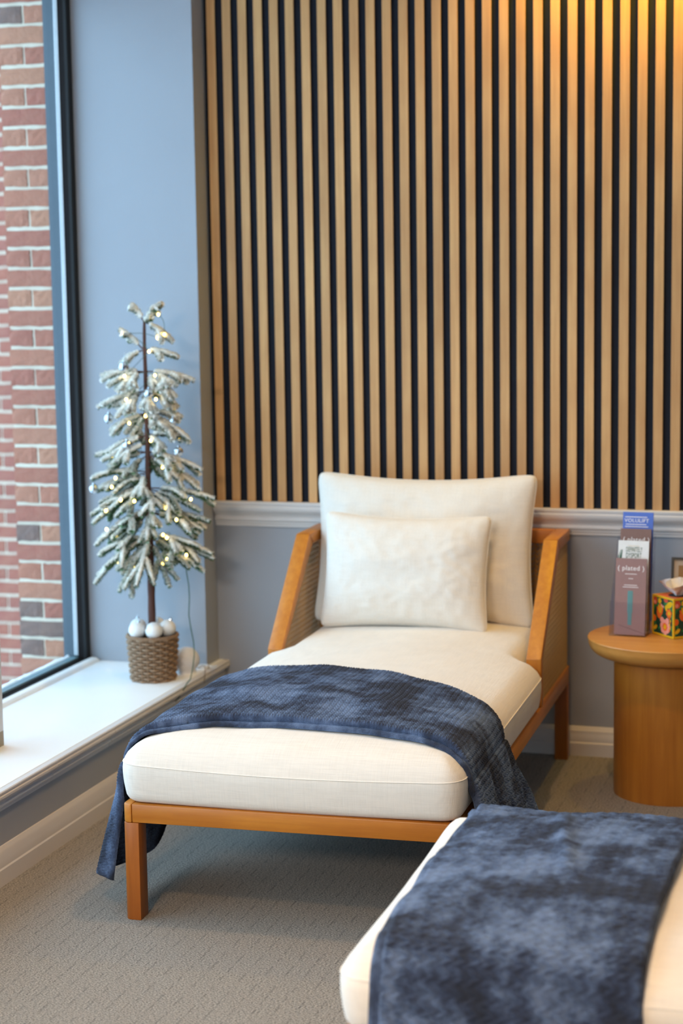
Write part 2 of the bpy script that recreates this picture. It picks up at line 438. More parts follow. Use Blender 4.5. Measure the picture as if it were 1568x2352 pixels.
part('window_stop', MAT['sill'], lambda q: q.prism([(-2.684, SILL), (-2.684, .268), (-2.690, .2745), (-2.700, .277), (-2.712, .277), (-2.712, SILL)], y0w, y1w-.012, 'y'), win, smooth=30)
part('pane', MAT['glass'], lambda q: q.box((-2.7605, y0w+.02, .27), (-2.7565, y1w-.037, ztop-.02)), win)

# ------------------------------------------------------------------ outside: brick jamb, far wing, snow
def brick_mesh(name, lx, ly, lz, seed):
    """a rough-faced brick; front face is at y = 0"""
    r = random.Random(seed); n = 5; k = 3; vs = []; fs = []
    for i in range(n+1):
        for j in range(k+1):
            e = i in (0, n) or j in (0, k)
            vs.append((lx*i/n + (r.uniform(-.0015, .0015) if e else 0), r.uniform(0, .0035) + (.0025 if e else 0), lz*j/k + (r.uniform(-.0022, .0022) if e else 0)))
    for i in range(n):
        for j in range(k):
            a = i*(k+1)+j; fs.append((a, a+k+1, a+k+2, a+1))
    o = len(vs); c = [0, n*(k+1), n*(k+1)+k, k]
    vs += [(vs[q][0], ly, vs[q][2]) for q in c]
    rim = [[i*(k+1) for i in range(n+1)], [n*(k+1)+j for j in range(k+1)], [i*(k+1)+k for i in range(n, -1, -1)], [j for j in range(k, -1, -1)]]
    for s in range(4):
        fs.append(tuple(reversed(rim[s])) + (o+s, o+(s+1) % 4))
    fs.append((o, o+3, o+2, o+1))
    me = bpy.data.meshes.new(name); me.from_pydata(vs, [], fs); me.materials.append(MAT['brick'])
    bm = bmesh.new(); bm.from_mesh(me); bmesh.ops.recalc_face_normals(bm, faces=bm.faces); bm.to_mesh(me); bm.free()
    return me
CH = .0681; J = .0130
FULL = [brick_mesh('brick', .194, .09, CH-J, i) for i in range(4)]
HEAD = [brick_mesh('brick', .0880, .09, CH-J, 20+i) for i in range(4)]
REST = [brick_mesh('brick', .0960, .09, CH-J, 40+i) for i in range(4)]
pier = struct(link('wall_exterior', None, None, (0, 0, 0)))
b = MB(); b.box((-2.994, 5.910, -1.1), (-2.79, 8.1, 3.2)); b.build('mortar_bed', MAT['mortar'], pier)
TONES = [lin(176, 96, 76), lin(186, 110, 84), lin(196, 130, 98), lin(172, 88, 72), lin(190, 120, 92)]
DARK = lin(92, 84, 84)
z0 = .3345 - 9*CH
r = random.Random(3)
for c in range(46):
    z = z0 + c*CH
    full = (c % 2 == 1)
    if full:
        o = link('brick', FULL[c % 4], pier, (-2.997, 5.9+r.uniform(-.002, .002), z))
        o.color = DARK if c == 9 else r.choice(TONES)
        o = link('brick', HEAD[c % 4], pier, (-2.795, 5.9, z)); o.color = r.choice(TONES)
    else:
        o = link('brick', HEAD[c % 4], pier, (-2.997, 5.9+r.uniform(-.002, .002), z))
        o.color = DARK if c in (10, 14, 40, 8) else r.choice(TONES)
        o = link('brick', REST[c % 4], pier, (-2.899, 5.9+r.uniform(-.002, .002), z)); o.color = r.choice(TONES)
# the wing further back
wing = struct(link('wall_wing', None, None, (0, 0, 0)))
b = MB(); b.box((-4.747, 8.052, -1.2), (-2.99, 8.4, 3.35)); b.build('mortar_bed', MAT['mortar'], wing)
WT = [lin(150, 62, 52), lin(140, 56, 50), lin(156, 68, 54), lin(146, 60, 56)]
rest = MB()                                   # courses out of sight from the room: one joined part
for c in range(64):
    z = -1.08 + c*CH; x = -4.75; near = 8 <= c <= 56
    if c % 2:
        o = link('brick', HEAD[c % 4], wing, (x, 8.04, z)); o.color = r.choice(WT); x += .1022
    while x < -3.05:
        if near and x < -3.85:
            o = link('brick', FULL[(c*3+int(x*50)) % 4], wing, (x, 8.04, z)); o.color = r.choice(WT)
        else: rest.box((x, 8.041, z), (x+.194, 8.10, z+CH-J))
        x += .2045
o = rest.build('brick_courses', MAT['brick'], wing); o.color = WT[0]; stuff(o)
# outside sill with snow, snowy ground
b = MB(); b.box((-3.02, .85, .08), (-2.784, 5.9, .165)); b.build('outer_sill', MAT['outer'], pier)
n_, m_ = 160, 10
P = np.zeros((n_, m_, 3))
for i in range(n_):
    y = 1.2 + (5.893-1.2)*i/(n_-1)
    for j in range(m_):
        t = j/(m_-1); x = -2.783 - .055*t
        hgt = .266 + .014*math.sin(pi*min(1, t*1.6+.32))*(1+.28*noise.noise((x*22, y*9, 3))) + .006*noise.noise((x*60, y*40, 1))
        if y > 5.82: hgt += .014*(y-5.82)/.07*(1-t)
        P[i, j] = (x, y, hgt if t < .999 else .16)
P[:, 0, 2] -= .006
snow = grid_mesh('sill_snow', P, MAT['snow'], pier); stuff(snow)
b = MB(); b.box((-14, -8, -1.20), (-3.02, 8.1, -1.10)); struct(b.build('ground_exterior', MAT['snow']))

# ================================================================== CHAISE LONGUES
W, L = .85, 1.80
ZF0, ZF1 = .250, .297
def rr_poly(x0, y0, x1, y1, r, corners=(1, 1, 1, 1), n=5):
    out = []
    for k, (cx, cy, a0) in enumerate(((x0+r, y0+r, 180), (x1-r, y0+r, 270), (x1-r, y1-r, 0), (x0+r, y1-r, 90))):
        if corners[k]:
            for i in range(n+1):
                a = math.radians(a0+90*i/n); out.append((cx+r*math.cos(a), cy+r*math.sin(a)))
        else: out.append(((x0, x1, x1, x0)[k], (y0, y0, y1, y1)[k]))
    return out
# T-shaped seat cushion outline (u across, s back from the foot end)
SN = 1.192; IN = .052
def rounded(pts, radii, n=7):
    out = []; N = len(pts)
    for i in range(N):
        p, a, c = Vector(pts[i]), Vector(pts[i-1]), Vector(pts[(i+1) % N]); r_ = radii[i]
        d1, d2 = (a-p).normalized(), (c-p).normalized()
        p1, p2 = p+d1*r_, p+d2*r_
        for k in range(n+1):
            t = k/n; q = p1*(1-t)**2 + p*2*t*(1-t) + p2*t*t; out.append((q.x, q.y))
    return out
OUT = rounded([(-.010, -.010), (W+.012, -.010), (W+.012, SN), (W-IN, SN+.005), (W-IN, 1.745), (IN, 1.745), (IN, SN+.005), (-.010, SN)],
              [.065, .065, .05, .03, .05, .05, .03, .05])
def densify(p, step):
    o = []
    for i in range(len(p)):
        a, c = np.array(p[i]), np.array(p[(i+1) % len(p)]); k = max(1, int(np.ceil(np.linalg.norm(c-a)/step)))
        for t in range(k): o.append(tuple(a+(c-a)*t/k))
    return o
OUT = densify(OUT, .03)
OA = np.array(OUT); OB = np.roll(OA, -1, 0)
def sdf(p):
    p = np.atleast_2d(p); d = OB-OA; L2 = (d**2).sum(1)
    t = np.clip(((p[:, None]-OA)*d).sum(2)/L2, 0, 1); q = OA+t[..., None]*d
    return np.sqrt(((p[:, None]-q)**2).sum(2)).min(1)
def inside(p):
    x, y = p[:, 0], p[:, 1]; res = np.zeros(len(p), bool)
    for a, c in zip(OA, OB):
        k = ((a[1] > y) != (c[1] > y)) & (x < (c[0]-a[0])*(y-a[1])/(c[1]-a[1]+1e-12)+a[0]); res ^= k
    return res
RT, RB, ZS = .058, .028, .384      # top and bottom edge radius, height where the top edge starts to round
CROWN = .046
def crown(u, s):
    d = np.minimum(np.minimum(u, W-u), s+.01); d = np.minimum(d, 1.80-s)
    c = CROWN*(1-np.exp(-np.maximum(d-.012, 0)/.15))
    return c
def sag(u, s): return -.011*np.sin(pi*np.clip(u/W, 0, 1))*np.exp(-np.maximum(s, 0)/.06)
def build_cushion():
    N = len(OUT)
    cen = OA.copy(); nx = np.roll(OA, -1, 0)-np.roll(OA, 1, 0); nx /= np.linalg.norm(nx, axis=1)[:, None]
    nin = np.stack([-nx[:, 1], nx[:, 0]], 1)
    if not inside((OA[:1]+nin[:1]*.01))[0]: nin = -nin
    rings = []
    for th in np.linspace(0, pi/2, 8)[1:]:
        q = OA+nin*(RT*(1-math.cos(th))); rings.append((q, th))
    # triangulate the top: rings + inner grid
    pts2 = [tuple(p) for p in OA]; hs = [0.0]*N
    for q, th in rings:
        d = sdf(q); ok = inside(q)
        for p, dd, k in zip(q, d, ok):
            if k and dd > RT*(1-math.cos(th))*.8: pts2.append(tuple(p))
    g = [(x, y) for x in np.arange(.02, W, .022) for y in np.arange(.02, 1.76, .022)]
    g = np.array(g); d = sdf(g); g = g[inside(g) & (d > RT+.008)]
    pts2 += [tuple(p+RNG.uniform(-.002, .002, 2)) for p in g]
    vs, es, fs, *_ = geometry.delaunay_2d_cdt([Vector(p) for p in pts2], [(i, (i+1) % N) for i in range(N)], [], 1, 1e-5)
    q = np.array([(v.x, v.y) for v in vs]); d = sdf(q); d[:N] = 0
    z = ZS + np.where(d < RT, np.sqrt(np.maximum(0, RT**2-(RT-np.minimum(d, RT))**2)), RT) + crown(q[:, 0], q[:, 1])
    z += sag(q[:, 0], q[:, 1])
    wr = np.array([noise.noise((a*5, c*5, 2.2))*.004 + noise.noise((a*13, c*13, 5))*.0016 for a, c in q]); z += wr*np.clip(d/.04, 0, 1)
    V = [(a, c, e) for (a, c), e in zip(q, z)]; F = [tuple(f) for f in fs]
    # sides with a soft bulge, then the bottom rounding
    order = list(range(N)); prev = order
    # find boundary verts (cdt keeps input order for constrained ones)
    levels = []
    zb0 = ZF1+.002
    for t in np.linspace(1, 0, 7)[1:]: levels.append((zb0+RB+(ZS-zb0-RB)*t, .006*(1-t)**2, 0))
    for th in np.linspace(0, pi/2, 5)[1:]: levels.append((zb0+RB*(1-math.sin(th)), .006, RB*(1-math.cos(th))))
    for zz, outw, inw in levels:
        ring = []
        for i in range(N):
            p = OA[i]+nin[i]*(outw+inw); sg = sag(np.array([OA[i][0]]), np.array([OA[i][1]]))[0] if OA[i][1] < .2 else 0
            ring.append(len(V)); V.append((p[0], p[1], zz + sg*(.35+.65*max(0, (zz-zb0)/(ZS-zb0)))))
        for i in range(N):
            F.append((prev[i], ring[i], ring[(i+1) % N], prev[(i+1) % N]))
        prev = ring
    F.append(tuple(prev))
    me = bpy.data.meshes.new('seat_cushion'); me.from_pydata(V, [], F); me.materials.append(MAT['linen'])
    bm = bmesh.new(); bm.from_mesh(me); bmesh.ops.recalc_face_normals(bm, faces=bm.faces); bm.to_mesh(me); bm.free()
    me.polygons.foreach_set('use_smooth', [True]*len(me.polygons))
    # seam round the edge
    sm = MB(); zz = ZS+.016
    dd = RT-math.sqrt(RT**2-(zz-ZS)**2)
    ring = [(p[0]+k[0]*(dd-.0010), p[1]+k[1]*(dd-.0010), zz+sag(np.array([p[0]]), np.array([p[1]]))[0]+crown(p[0], p[1])*.4) for p, k in zip(OA, nin)]
    sm.tube(ring, .0013, 6, closed=True)
    return me, sm
cush_me, seam_mb = build_cushion()

def cane_part(name, poly, plane, pos, parent, pitch=.0165):
    """woven cane webbing: paired uprights and rows with diagonals, clipped to a polygon (a, z)"""
    q = MB(); P = [Vector(p) for p in poly]
    a0, a1 = min(p.x for p in P), max(p.x for p in P); z0_, z1_ = min(p.y for p in P), max(p.y for p in P)
    def clip(o, d):
        ts = []
        for i in range(len(P)):
            A, B = P[i], P[(i+1) % len(P)]; e = B-A; den = d.x*e.y-d.y*e.x
            if abs(den) < 1e-9: continue
            t = ((A.x-o.x)*e.y-(A.y-o.y)*e.x)/den; s_ = ((A.x-o.x)*d.y-(A.y-o.y)*d.x)/den
            if -1e-6 <= s_ < 1-1e-6: ts.append(t)
        ts.sort(); return [(o+d*ts[i], o+d*ts[i+1]) for i in range(0, len(ts)-1, 2)]
    def strand(A, B, w_, off):
        d = (B-A)
        if d.length < .004: return
        d.normalize(); n = Vector((-d.y, d.x))*w_
        c = [A+n, B+n, B-n, A-n]; h = .0005
        f = (lambda p, k: (pos+k, p.x, p.y)) if plane == 'x' else (lambda p, k: (p.x, pos+k, p.y))
        vs = [f(p, off-h) for p in c]+[f(p, off+h) for p in c]
        q.add(vs, [(0,1,2,3),(4,5,6,7),(0,1,5,4),(1,2,6,5),(2,3,7,6),(3,0,4,7)])
    k = a0
    while k < a1:
        for dx in (0, .003):
            for A, B in clip(Vector((k+dx, 0)), Vector((0, 1))): strand(A, B, .0011, 0)
        k += pitch
    k = z0_
    while k < z1_:
        for dz in (0, .003):
            for A, B in clip(Vector((0, k+dz)), Vector((1, 0))): strand(A, B, .0011, .0008)
        k += pitch
    span = (a1-a0)+(z1_-z0_)
    for sg in (1, -1):
        k = -span
        while k < span:
            o_ = Vector((a0 if sg > 0 else a1, z0_+k)); d = Vector((sg, 1)).normalized()
            for A, B in clip(o_, d): strand(A, B, .0014, .0016*sg)
            k += pitch
    return stuff(q.build(name, MAT['cane'], parent, fixn=False))

def make_chaise(name, label, loc, rz):
    t = thing(name, label, 'chaise longue', loc, rz, 'cane sided chaise longues')
    # frame rails
    def box(nm, a, c, mat, bev=.003): q = MB(); q.box(a, c); return q.build(nm, MAT[mat], t, bevel=bev, smooth=35)
    q = MB(); q.prism(rr_poly(0, 0, .024, L, .018, (1, 0, 0, 1)), ZF0, ZF1, 'z'); q.build('side_rail', MAT['chair_y'], t, bevel=.003, smooth=35)
    q = MB(); q.prism(rr_poly(W-.024, 0, W, L, .018, (0, 1, 1, 0)), ZF0, ZF1, 'z'); q.build('side_rail', MAT['chair_y'], t, bevel=.003, smooth=35)
    box('front_rail', (.0245, .001, ZF0), (W-.0245, .030, ZF1), 'chair_x')
    box('rear_rail', (.0245, L-.03, ZF0), (W-.0245, L-.001, ZF1), 'chair_x')
    box('seat_deck', (.0245, .031, ZF1-.022), (W-.0245, L-.031, ZF1-.004), 'dust', .0) if False else None
    q = MB(); q.box((.0245, .031, ZF1-.016), (W-.0245, L-.031, ZF1-.003)); q.build('seat_deck', MAT['dust'], t)
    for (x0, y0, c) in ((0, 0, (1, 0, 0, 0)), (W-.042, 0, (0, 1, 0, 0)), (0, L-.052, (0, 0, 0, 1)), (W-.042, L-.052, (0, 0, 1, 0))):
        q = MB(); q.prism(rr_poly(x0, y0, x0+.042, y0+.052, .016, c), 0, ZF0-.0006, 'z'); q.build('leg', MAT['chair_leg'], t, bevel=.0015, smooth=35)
    # side frames with cane
    SK, ZK, ST, ZT = 1.215, .445, 1.545, .757
    for x0 in (0, W-.045):
        x1 = x0+.045
        front = [(SK+.012, ZF1), (SK, ZK), (ST, ZT), (ST+.034, ZT-.036), (SK+.034, ZK-.006), (SK+.044, ZF1)]
        q = MB(); q.prism(front, x0, x1, 'x'); q.build('front_post', MAT['chair_z'], t, bevel=.0025, smooth=35)
        q = MB(); q.prism([(ST+.001, ZT), (L, ZT), (L, ZT-.036), (ST+.046, ZT-.036)], x0, x1, 'x'); q.build('arm_rail', MAT['chair_y'], t, bevel=.0025, smooth=35)
        xa, xb = (x0+.014, x1) if x0 < .1 else (x0, x1-.014)
        q = MB(); q.box((xa, L-.040, ZF1), (xb, L-.002, ZT-.037)); q.build('rear_post', MAT['chair_z'], t, bevel=.0025, smooth=35)
        poly = [(SK+.041, ZF1+.004), (SK+.032, ZK-.006), (ST+.032, ZT-.036), (L-.002, ZT-.036), (L-.002, ZF1+.004)]
        xo = x1-.005 if x0 > .1 else x0+.005
        cane_part('cane_panel', poly, 'x', x1-.009 if x0 > .1 else x0+.009, t)
        q = MB(); loop = [(xo, a, z) for a, z in poly]
        for i in (0, 1, 2, 4): q.tube([loop[i], loop[(i+1) % len(loop)]], .0042, 6)
        q.build('cane_bead', MAT['chair_y'], t, smooth=True)
    box('back_rail', (.0455, L-.040, ZT-.045), (W-.0455, L, ZT), 'chair_x')
    cane_part('cane_panel', [(.047, ZF1+.006), (.047, ZT-.046), (W-.047, ZT-.046), (W-.047, ZF1+.006)], 'y', L-.018, t)
    cu = link('seat_cushion', cush_me, t); cu['label'] = 'thick ivory linen seat cushion'
    seam_mb.build('edge_seam', MAT['seam'], cu, smooth=True)
    return t
CH1 = ((-1.848, 4.155, 0), math.radians(1.69))
CH2 = ((-.930, 3.795, 0), math.radians(-90+1.0))
make_chaise('chaise_longue', 'ivory chaise longue with cane sides standing before the slatted wall', *CH1)
make_chaise('chaise_longue', 'nearest ivory chaise longue cut off by the right and bottom edges of the view', *CH2)

def mat_of(ch): return Matrix.Translation(ch[0]) @ Matrix.Rotation(ch[1], 4, 'Z')

# ------------------------------------------------------------------ blankets
def blanket_path(hl, hr, flare_l, flare_r, n):
    """(u, z, nu, nz, drop) along the cross-section of the cushion, hem to hem"""
    R = RT+.011; pts = []
    zt = ZS
    for z in np.linspace(hl, zt, 60, endpoint=False): pts.append((-.021-flare_l*((zt-z)/(zt-hl))**1.3, z))
    for a in np.linspace(pi, pi/2, 24, endpoint=False): pts.append((-.010+RT+R*math.cos(a), zt+R*math.sin(a)))
    for u in np.linspace(-.010+RT, W+.010-RT, 80, endpoint=False): pts.append((u, zt+R))
    for a in np.linspace(pi/2, 0, 24, endpoint=False): pts.append((W+.010-RT+R*math.cos(a), zt+R*math.sin(a)))
    for z in np.linspace(zt, hr, 60): pts.append((W+.021+flare_r*((zt-z)/(zt-hr))**1.3, z))
    p = np.array(pts); d = np.r_[0, np.cumsum(np.linalg.norm(np.diff(p, axis=0), axis=1))]
    t = np.linspace(0, d[-1], n)
    return np.interp(t, d, p[:, 0]), np.interp(t, d, p[:, 1]), t
def drape(ch, name, front, rear, hl, hr, fl, fr, da, ds, lift, rho, braid, seed, parent, fold=.012, extra=None, hem_l=None, hem_r=None, flare_front=0):
    tmp = blanket_path(hl, hr, fl, fr, 400)[2][-1]
    n = int(tmp/da); u, z, t = blanket_path(hl, hr, fl, fr, n)
    f, r_ = front(u, z), rear(u, z)
    m = int(np.median(r_-f)/ds)
    v = np.linspace(0, 1, m)
    S = f[:, None]+(r_-f)[:, None]*v
    U = np.repeat(u[:, None], m, 1); Z = np.repeat(z[:, None], m, 1)
    top = np.clip((Z-ZS)/RT, 0, 1)
    Z = Z + (crown(np.clip(U, 0, W), S) + sag(U, S)*np.exp(-np.maximum(S, 0)/.06)*0)*top**2 + lift*top
    hangL = np.clip((ZS-Z)/(ZS-hl), 0, 1)*(U < W/2); hangR = np.clip((ZS-Z)/(ZS-hr), 0, 1)*(U > W/2)
    if hem_l is not None: Z = Z + hangL*hem_l(v)[None, :]
    if hem_r is not None: Z = Z + hangR*hem_r(v)[None, :]
    fL, fR = (fold if hasattr(fold, '__len__') else (fold, fold))
    rs = np.random.default_rng(seed); ph = rs.uniform(0, 6.28, 8)
    k = 2*pi/.13
    wav = np.sin(k*S+ph[0]+1.5*np.sin(6*S+ph[1]))+.45*np.sin(2.3*k*S+ph[2])
    U = U - hangL*fL*(np.sin(11*S+.6)+1.2) - lift*hangL**.2*(hangL > 0)
    U = U + hangR*fR*(wav+1.2) + lift*hangR**.2*(hangR > 0)
    if flare_front: U = U - flare_front*hangL**.7*np.exp(-((S-f[:, None])/.15)**2)
    # the free front edge of the hang turns in towards the cushion
    turn = np.exp(-((S-f[:, None])/.035)**2)
    U = np.where((U < -.012) & (hangL > 0), U+(-.012-U)*turn*.55*np.clip(hangL*3, 0, 1), U)
    # soft rumples on top
    T = np.repeat(t[:, None], m, 1)
    for q in range(7):
        a = rs.uniform(0, pi); fr_ = rs.uniform(5, 17); Z = Z + .0016*top*np.sin(fr_*(np.cos(a)*T+np.sin(a)*S)*2+ph[q])
    if extra is not None: Z = Z + extra(U, S)*top
    P = np.stack([U, S, Z], 2)
    dA = np.gradient(P, axis=0); dB = np.gradient(P, axis=1)
    nrm = np.cross(dA, dB); nrm /= np.linalg.norm(nrm, axis=2)[..., None]+1e-12
    if nrm[n//2, m//2, 2] < 0: nrm = -nrm
    arc = (v[None, :]*(r_-f)[:, None])
    h = 0
    if braid:
        cw, cp = braid
        col = T/cw; loc_ = col-np.floor(col); sgn = np.where(np.floor(col) % 2 == 0, 1.0, -1.0)
        ph_ = arc/cp + sgn*(loc_-.5)*1.0
        lump = np.abs(np.sin(pi*ph_))**.7*(.35+.65*np.sin(pi*loc_)**.5)
        h = (lump-.55)*.0031*(braid[0]/.0076)**1.1
    # rolled edges front and back
    e = np.minimum(arc, arc[:, -1:]-arc); rim = np.clip(e/rho, 0, 1)
    kz = max(4, int(.03/da)); nrm[:kz] = nrm[kz:kz+1]; nrm[-kz:] = nrm[-kz-1:-kz]
    P = P + nrm*((np.sqrt(np.maximum(0, 1-(1-rim)**2))-1)*rho*1.6 + h*np.clip(e/.004, .55, 1))[..., None]
    # underside lip so the edge has real thickness
    lip = rho*1.7
    fr0 = P[:, :1]-nrm[:, :1]*lip*.25; bk0 = P[:, -1:]-nrm[:, -1:]*lip*.25
    inn = max(2, int(.03/ds)); k2 = 3
    und = [P[:, :1] - nrm[:, :1]*lip*.5 + (P[:, inn:inn+1]-P[:, :1])*.12]
    undb = [P[:, -1:] - nrm[:, -1:]*lip*.5 + (P[:, -inn-1:-inn]-P[:, -1:])*.12]
    P = np.concatenate([und[0], P, undb[0]], 1)
    # bottom hems: fold the last row inwards
    nx = np.concatenate([nrm[:, :1], nrm, nrm[:, -1:]], 1)
    P = np.concatenate([P[:1]-nx[:1]*.006, P, P[-1:]-nx[-1:]*.006], 0)
    o = grid_mesh(name, P, MAT['velvet'], parent)
    return o

# blanket on the far chaise
bk1 = thing('throw_blanket', 'navy herringbone throw folded across the foot of the far chaise', 'blanket', *CH1)
def front1(u, z):
    x = np.clip(u, 0, W)
    f = np.interp(x, [0, .1, .2, .35, .6, .79, .85], [.075, .112, .140, .152, .138, .095, .07])
    dl = np.clip((ZS-z)/.3, 0, 1)
    return f - np.where(u < 0, .035*dl, 0) - np.where(u > W, .05*dl, 0)
def rear1(u, z):
    x = np.clip(u, 0, W)
    f = np.interp(x, [0, .1, .23, .44, .65, .8, .85], [.68, .735, .745, .705, .625, .525, .50])
    dl = np.clip((ZS-z)/.3, 0, 1)
    return f - np.where(u < 0, .22*dl, 0) + np.where(u > W, .12*dl, 0)
drape(CH1, 'top_fold', front1, rear1, .070, .12, .014, .055, .00125, .0023, .017, .009, (.0076, .0152), 5, bk1, fold=(.006, .012), hem_l=lambda v: .015*(1-v)+.07*np.clip((v-.65)/.35, 0, 1)**2, flare_front=.062)
drape(CH1, 'under_fold', lambda u, z: front1(u, z)-.015+.05*np.clip((ZS-.02-z)/.05, 0, 1), lambda u, z: rear1(u, z)-.05, .20, .20, .012, .03, .006, .006, .002, .005, None, 5, bk1, fold=(.002, .008))

# blanket on the near chaise (its own u axis points away from the window wall's far end)
bk2 = thing('throw_blanket', 'navy throw draped over the nearest chaise at the bottom right', 'blanket', *CH2)
def front2(u, z): return np.interp(u, [-.03, .1, .4, .7, .86], [.066, .080, .066, .068, .074])
def rear2(u, z): return np.interp(u, [-.03, .1, .4, .7, .86], [.535, .535, .53, .522, .520])
drape(CH2, 'top_fold', front2, rear2, .10, .10, .04, .04, .0022, .0040, .013, .008, (.0125, .0250), 9, bk2,
      extra=lambda u, s: .010*np.exp(-((s-.30-.18*(u-.3))/.018)**2)*np.clip((u-.05)/.1, 0, 1)*np.clip((.55-u)/.1, 0, 1))
drape(CH2, 'under_fold', lambda u, z: front2(u, z)-.018, lambda u, z: rear2(u, z)-.02, .12, .12, .03, .03, .007, .007, .002, .005, None, 9, bk2, fold=.010)

# ------------------------------------------------------------------ pillows
def make_pillow(name, label, w_, h_, th, ch, uc, sb, zb, lean, roll=0, seed=1, dog=.03, skew=0):
    n = 72; m_ = 60
    def side(sgn):
        P = np.zeros((n, m_, 3))
        for i in range(n):
            a = -1+2*i/(n-1)
            for j in range(m_):
                c = -1+2*j/(m_-1)
                # outline: edges drawn in between pointed corners
                kk = max(1.0, (abs(a)**16+abs(c)**16)**(1/16.0))
                x = a/kk*w_/2*(1-dog*(1-c*c)*1.1); z = c/kk*h_/2*(1-dog*(1-a*a)*2.1)
                ea, ec = 1-abs(a)**2.6, 1-abs(c)**2.6
                t = th/2*(max(ea, 0)*max(ec, 0))**.55
                wr = noise.noise((a*2.2+seed, c*2.2, seed*3.1))*.012*(ea*ec)**.6
                wr += noise.noise((a*14+seed, c*3.0-a*4, 3.3))*.0045*max(0, abs(a)-.35)**1.0*(ea*ec)**.35
                edge = max(abs(a), abs(c))
                wr += noise.noise((a*9+seed, c*9, 7.7))*.0045*(ea*ec)**.4*(.4+edge)
                P[i, j] = (x, sgn*(t+wr*.8+.0018), z)
        return P
    t = thing(name, label, 'pillow')
    for k, sg in (('pillow_cover', -1), ):
        A = side(-1); B = side(1)
        vs = np.concatenate([A.reshape(-1, 3), B.reshape(-1, 3)]); fs = []
        for i in range(n-1):
            for j in range(m_-1):
                a = i*m_+j; fs.append((a, a+m_, a+m_+1, a+1)); o_ = n*m_; fs.append((o_+a, o_+a+1, o_+a+m_+1, o_+a+m_))
        per = [i*m_ for i in range(n)]+[(n-1)*m_+j for j in range(1, m_)]+[i*m_+m_-1 for i in range(n-2, -1, -1)]+[j for j in range(m_-2, 0, -1)]
        for i in range(len(per)):
            p, q = per[i], per[(i+1) % len(per)]; fs.append((p, q, q+n*m_, p+n*m_))
        me = bpy.data.meshes.new('cover'); me.from_pydata(vs.tolist(), [], fs); me.materials.append(MAT['linen_p'])
        bm = bmesh.new(); bm.from_mesh(me); bmesh.ops.recalc_face_normals(bm, faces=bm.faces); bm.to_mesh(me); bm.free()
        me.polygons.foreach_set('use_smooth', [True]*len(me.polygons))
        cov = link('cover', me, t)
        sm = MB(); loop = [tuple((vs[p]+vs[p+n*m_])/2) for p in per]
        sm.tube(loop, .0021, 6, closed=True); sm.build('seam_piping', MAT['linen_p'], t, smooth=True)
    Mx = mat_of(ch) @ Matrix.Translation((uc, sb, zb)) @ Matrix.Rotation(skew, 4, 'Z') @ Matrix.Rotation(-lean, 4, 'X') @ Matrix.Rotation(roll, 4, 'Y') @ Matrix.Translation((0, 0, h_/2))
    t.matrix_world = Mx
    return t
make_pillow('back_pillow', 'large ivory back pillow leaning on the cane back of the chaise', .735, .50, .17, CH1, .400, 1.610, .455, .16, .0, 3, .055)
make_pillow('lumbar_pillow', 'small ivory lumbar pillow in front of the large one', .545, .375, .15, CH1, .372, 1.452, .468, .20, .012, 8, .050)

# ================================================================== SIDE TABLE AND WHAT STANDS ON IT
TC = (-.685, 5.633); TZ = .485
tb = thing('side_table', 'round wooden side table with a drum pedestal beside the chaise', 'side table', (TC[0], TC[1], 0))
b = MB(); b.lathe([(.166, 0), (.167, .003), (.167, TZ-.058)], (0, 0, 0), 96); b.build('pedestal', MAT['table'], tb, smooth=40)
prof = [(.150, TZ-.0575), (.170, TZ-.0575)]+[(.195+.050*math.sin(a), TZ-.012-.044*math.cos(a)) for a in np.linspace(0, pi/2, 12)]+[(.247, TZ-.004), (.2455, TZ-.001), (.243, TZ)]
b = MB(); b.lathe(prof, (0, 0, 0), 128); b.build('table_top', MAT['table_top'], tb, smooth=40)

def text_mesh(name, body, size, mat, parent, loc, rot, extrude=.0002, bold=0.0, align='CENTER', sx=1.0):
    cu = bpy.data.curves.new(name, 'FONT'); cu.body = body; cu.size = size; cu.align_x = align; cu.extrude = extrude; cu.offset = bold
    cu.resolution_u = 3; cu.space_character = 1.08
    tmp = bpy.data.objects.new(name, cu); COL.objects.link(tmp)
    dg = bpy.context.evaluated_depsgraph_get(); dg.update()
    me = bpy.data.meshes.new_from_object(tmp.evaluated_get(dg)); bpy.data.objects.remove(tmp); bpy.data.curves.remove(cu)
    me.materials.clear(); me.materials.append(mat)
    o = link(name, me, parent, loc); o.rotation_euler = rot; o.scale = (sx, 1, 1); return o

# clear four-tier brochure rack; brochures stand in it as things of their own
RK = Matrix.Translation((-.808, 5.592, TZ+.0005)) @ Matrix.Rotation(math.radians(-4), 4, 'Z')
rack = thing('brochure_rack', 'clear acrylic tiered brochure rack on the side table', 'brochure holder'); rack.matrix_world = RK
HW = .0565; TIER = .027
b = MB(); b.box((-HW, 0, 0), (HW, 4*TIER+.006, .003)); b.build('rack_base', MAT['acrylic'], rack)
LEAN = math.radians(7)
def slab(q, x0, x1, y, z0_, z1_, th):   # leaning sheet
    T = Matrix.Translation((0, y, 0)) @ Matrix.Rotation(-LEAN, 4, 'X'); q.box((x0, 0, z0_), (x1, th, z1_), 0, T)
tops = [.135, .178, .222, .265]
for i in range(4):
    q = MB(); slab(q, -HW, HW, i*TIER, .003, tops[i]*.62+(.02 if i == 0 else .045), .002); q.build('pocket_front', MAT['acrylic'], rack)
q = MB(); slab(q, -HW, HW, 4*TIER, .003, .30, .002); q.build('rack_back', MAT['acrylic'], rack)
for sx in (-HW, HW-.002):
    q = MB(); q.prism([(0, .003), (4*TIER+.004, .003), (4*TIER+.036, .29), (4*TIER+.012, .29), (.026, .105), (.012, .105)], sx, sx+.002, 'x'); q.build('rack_side', MAT['acrylic'], rack)
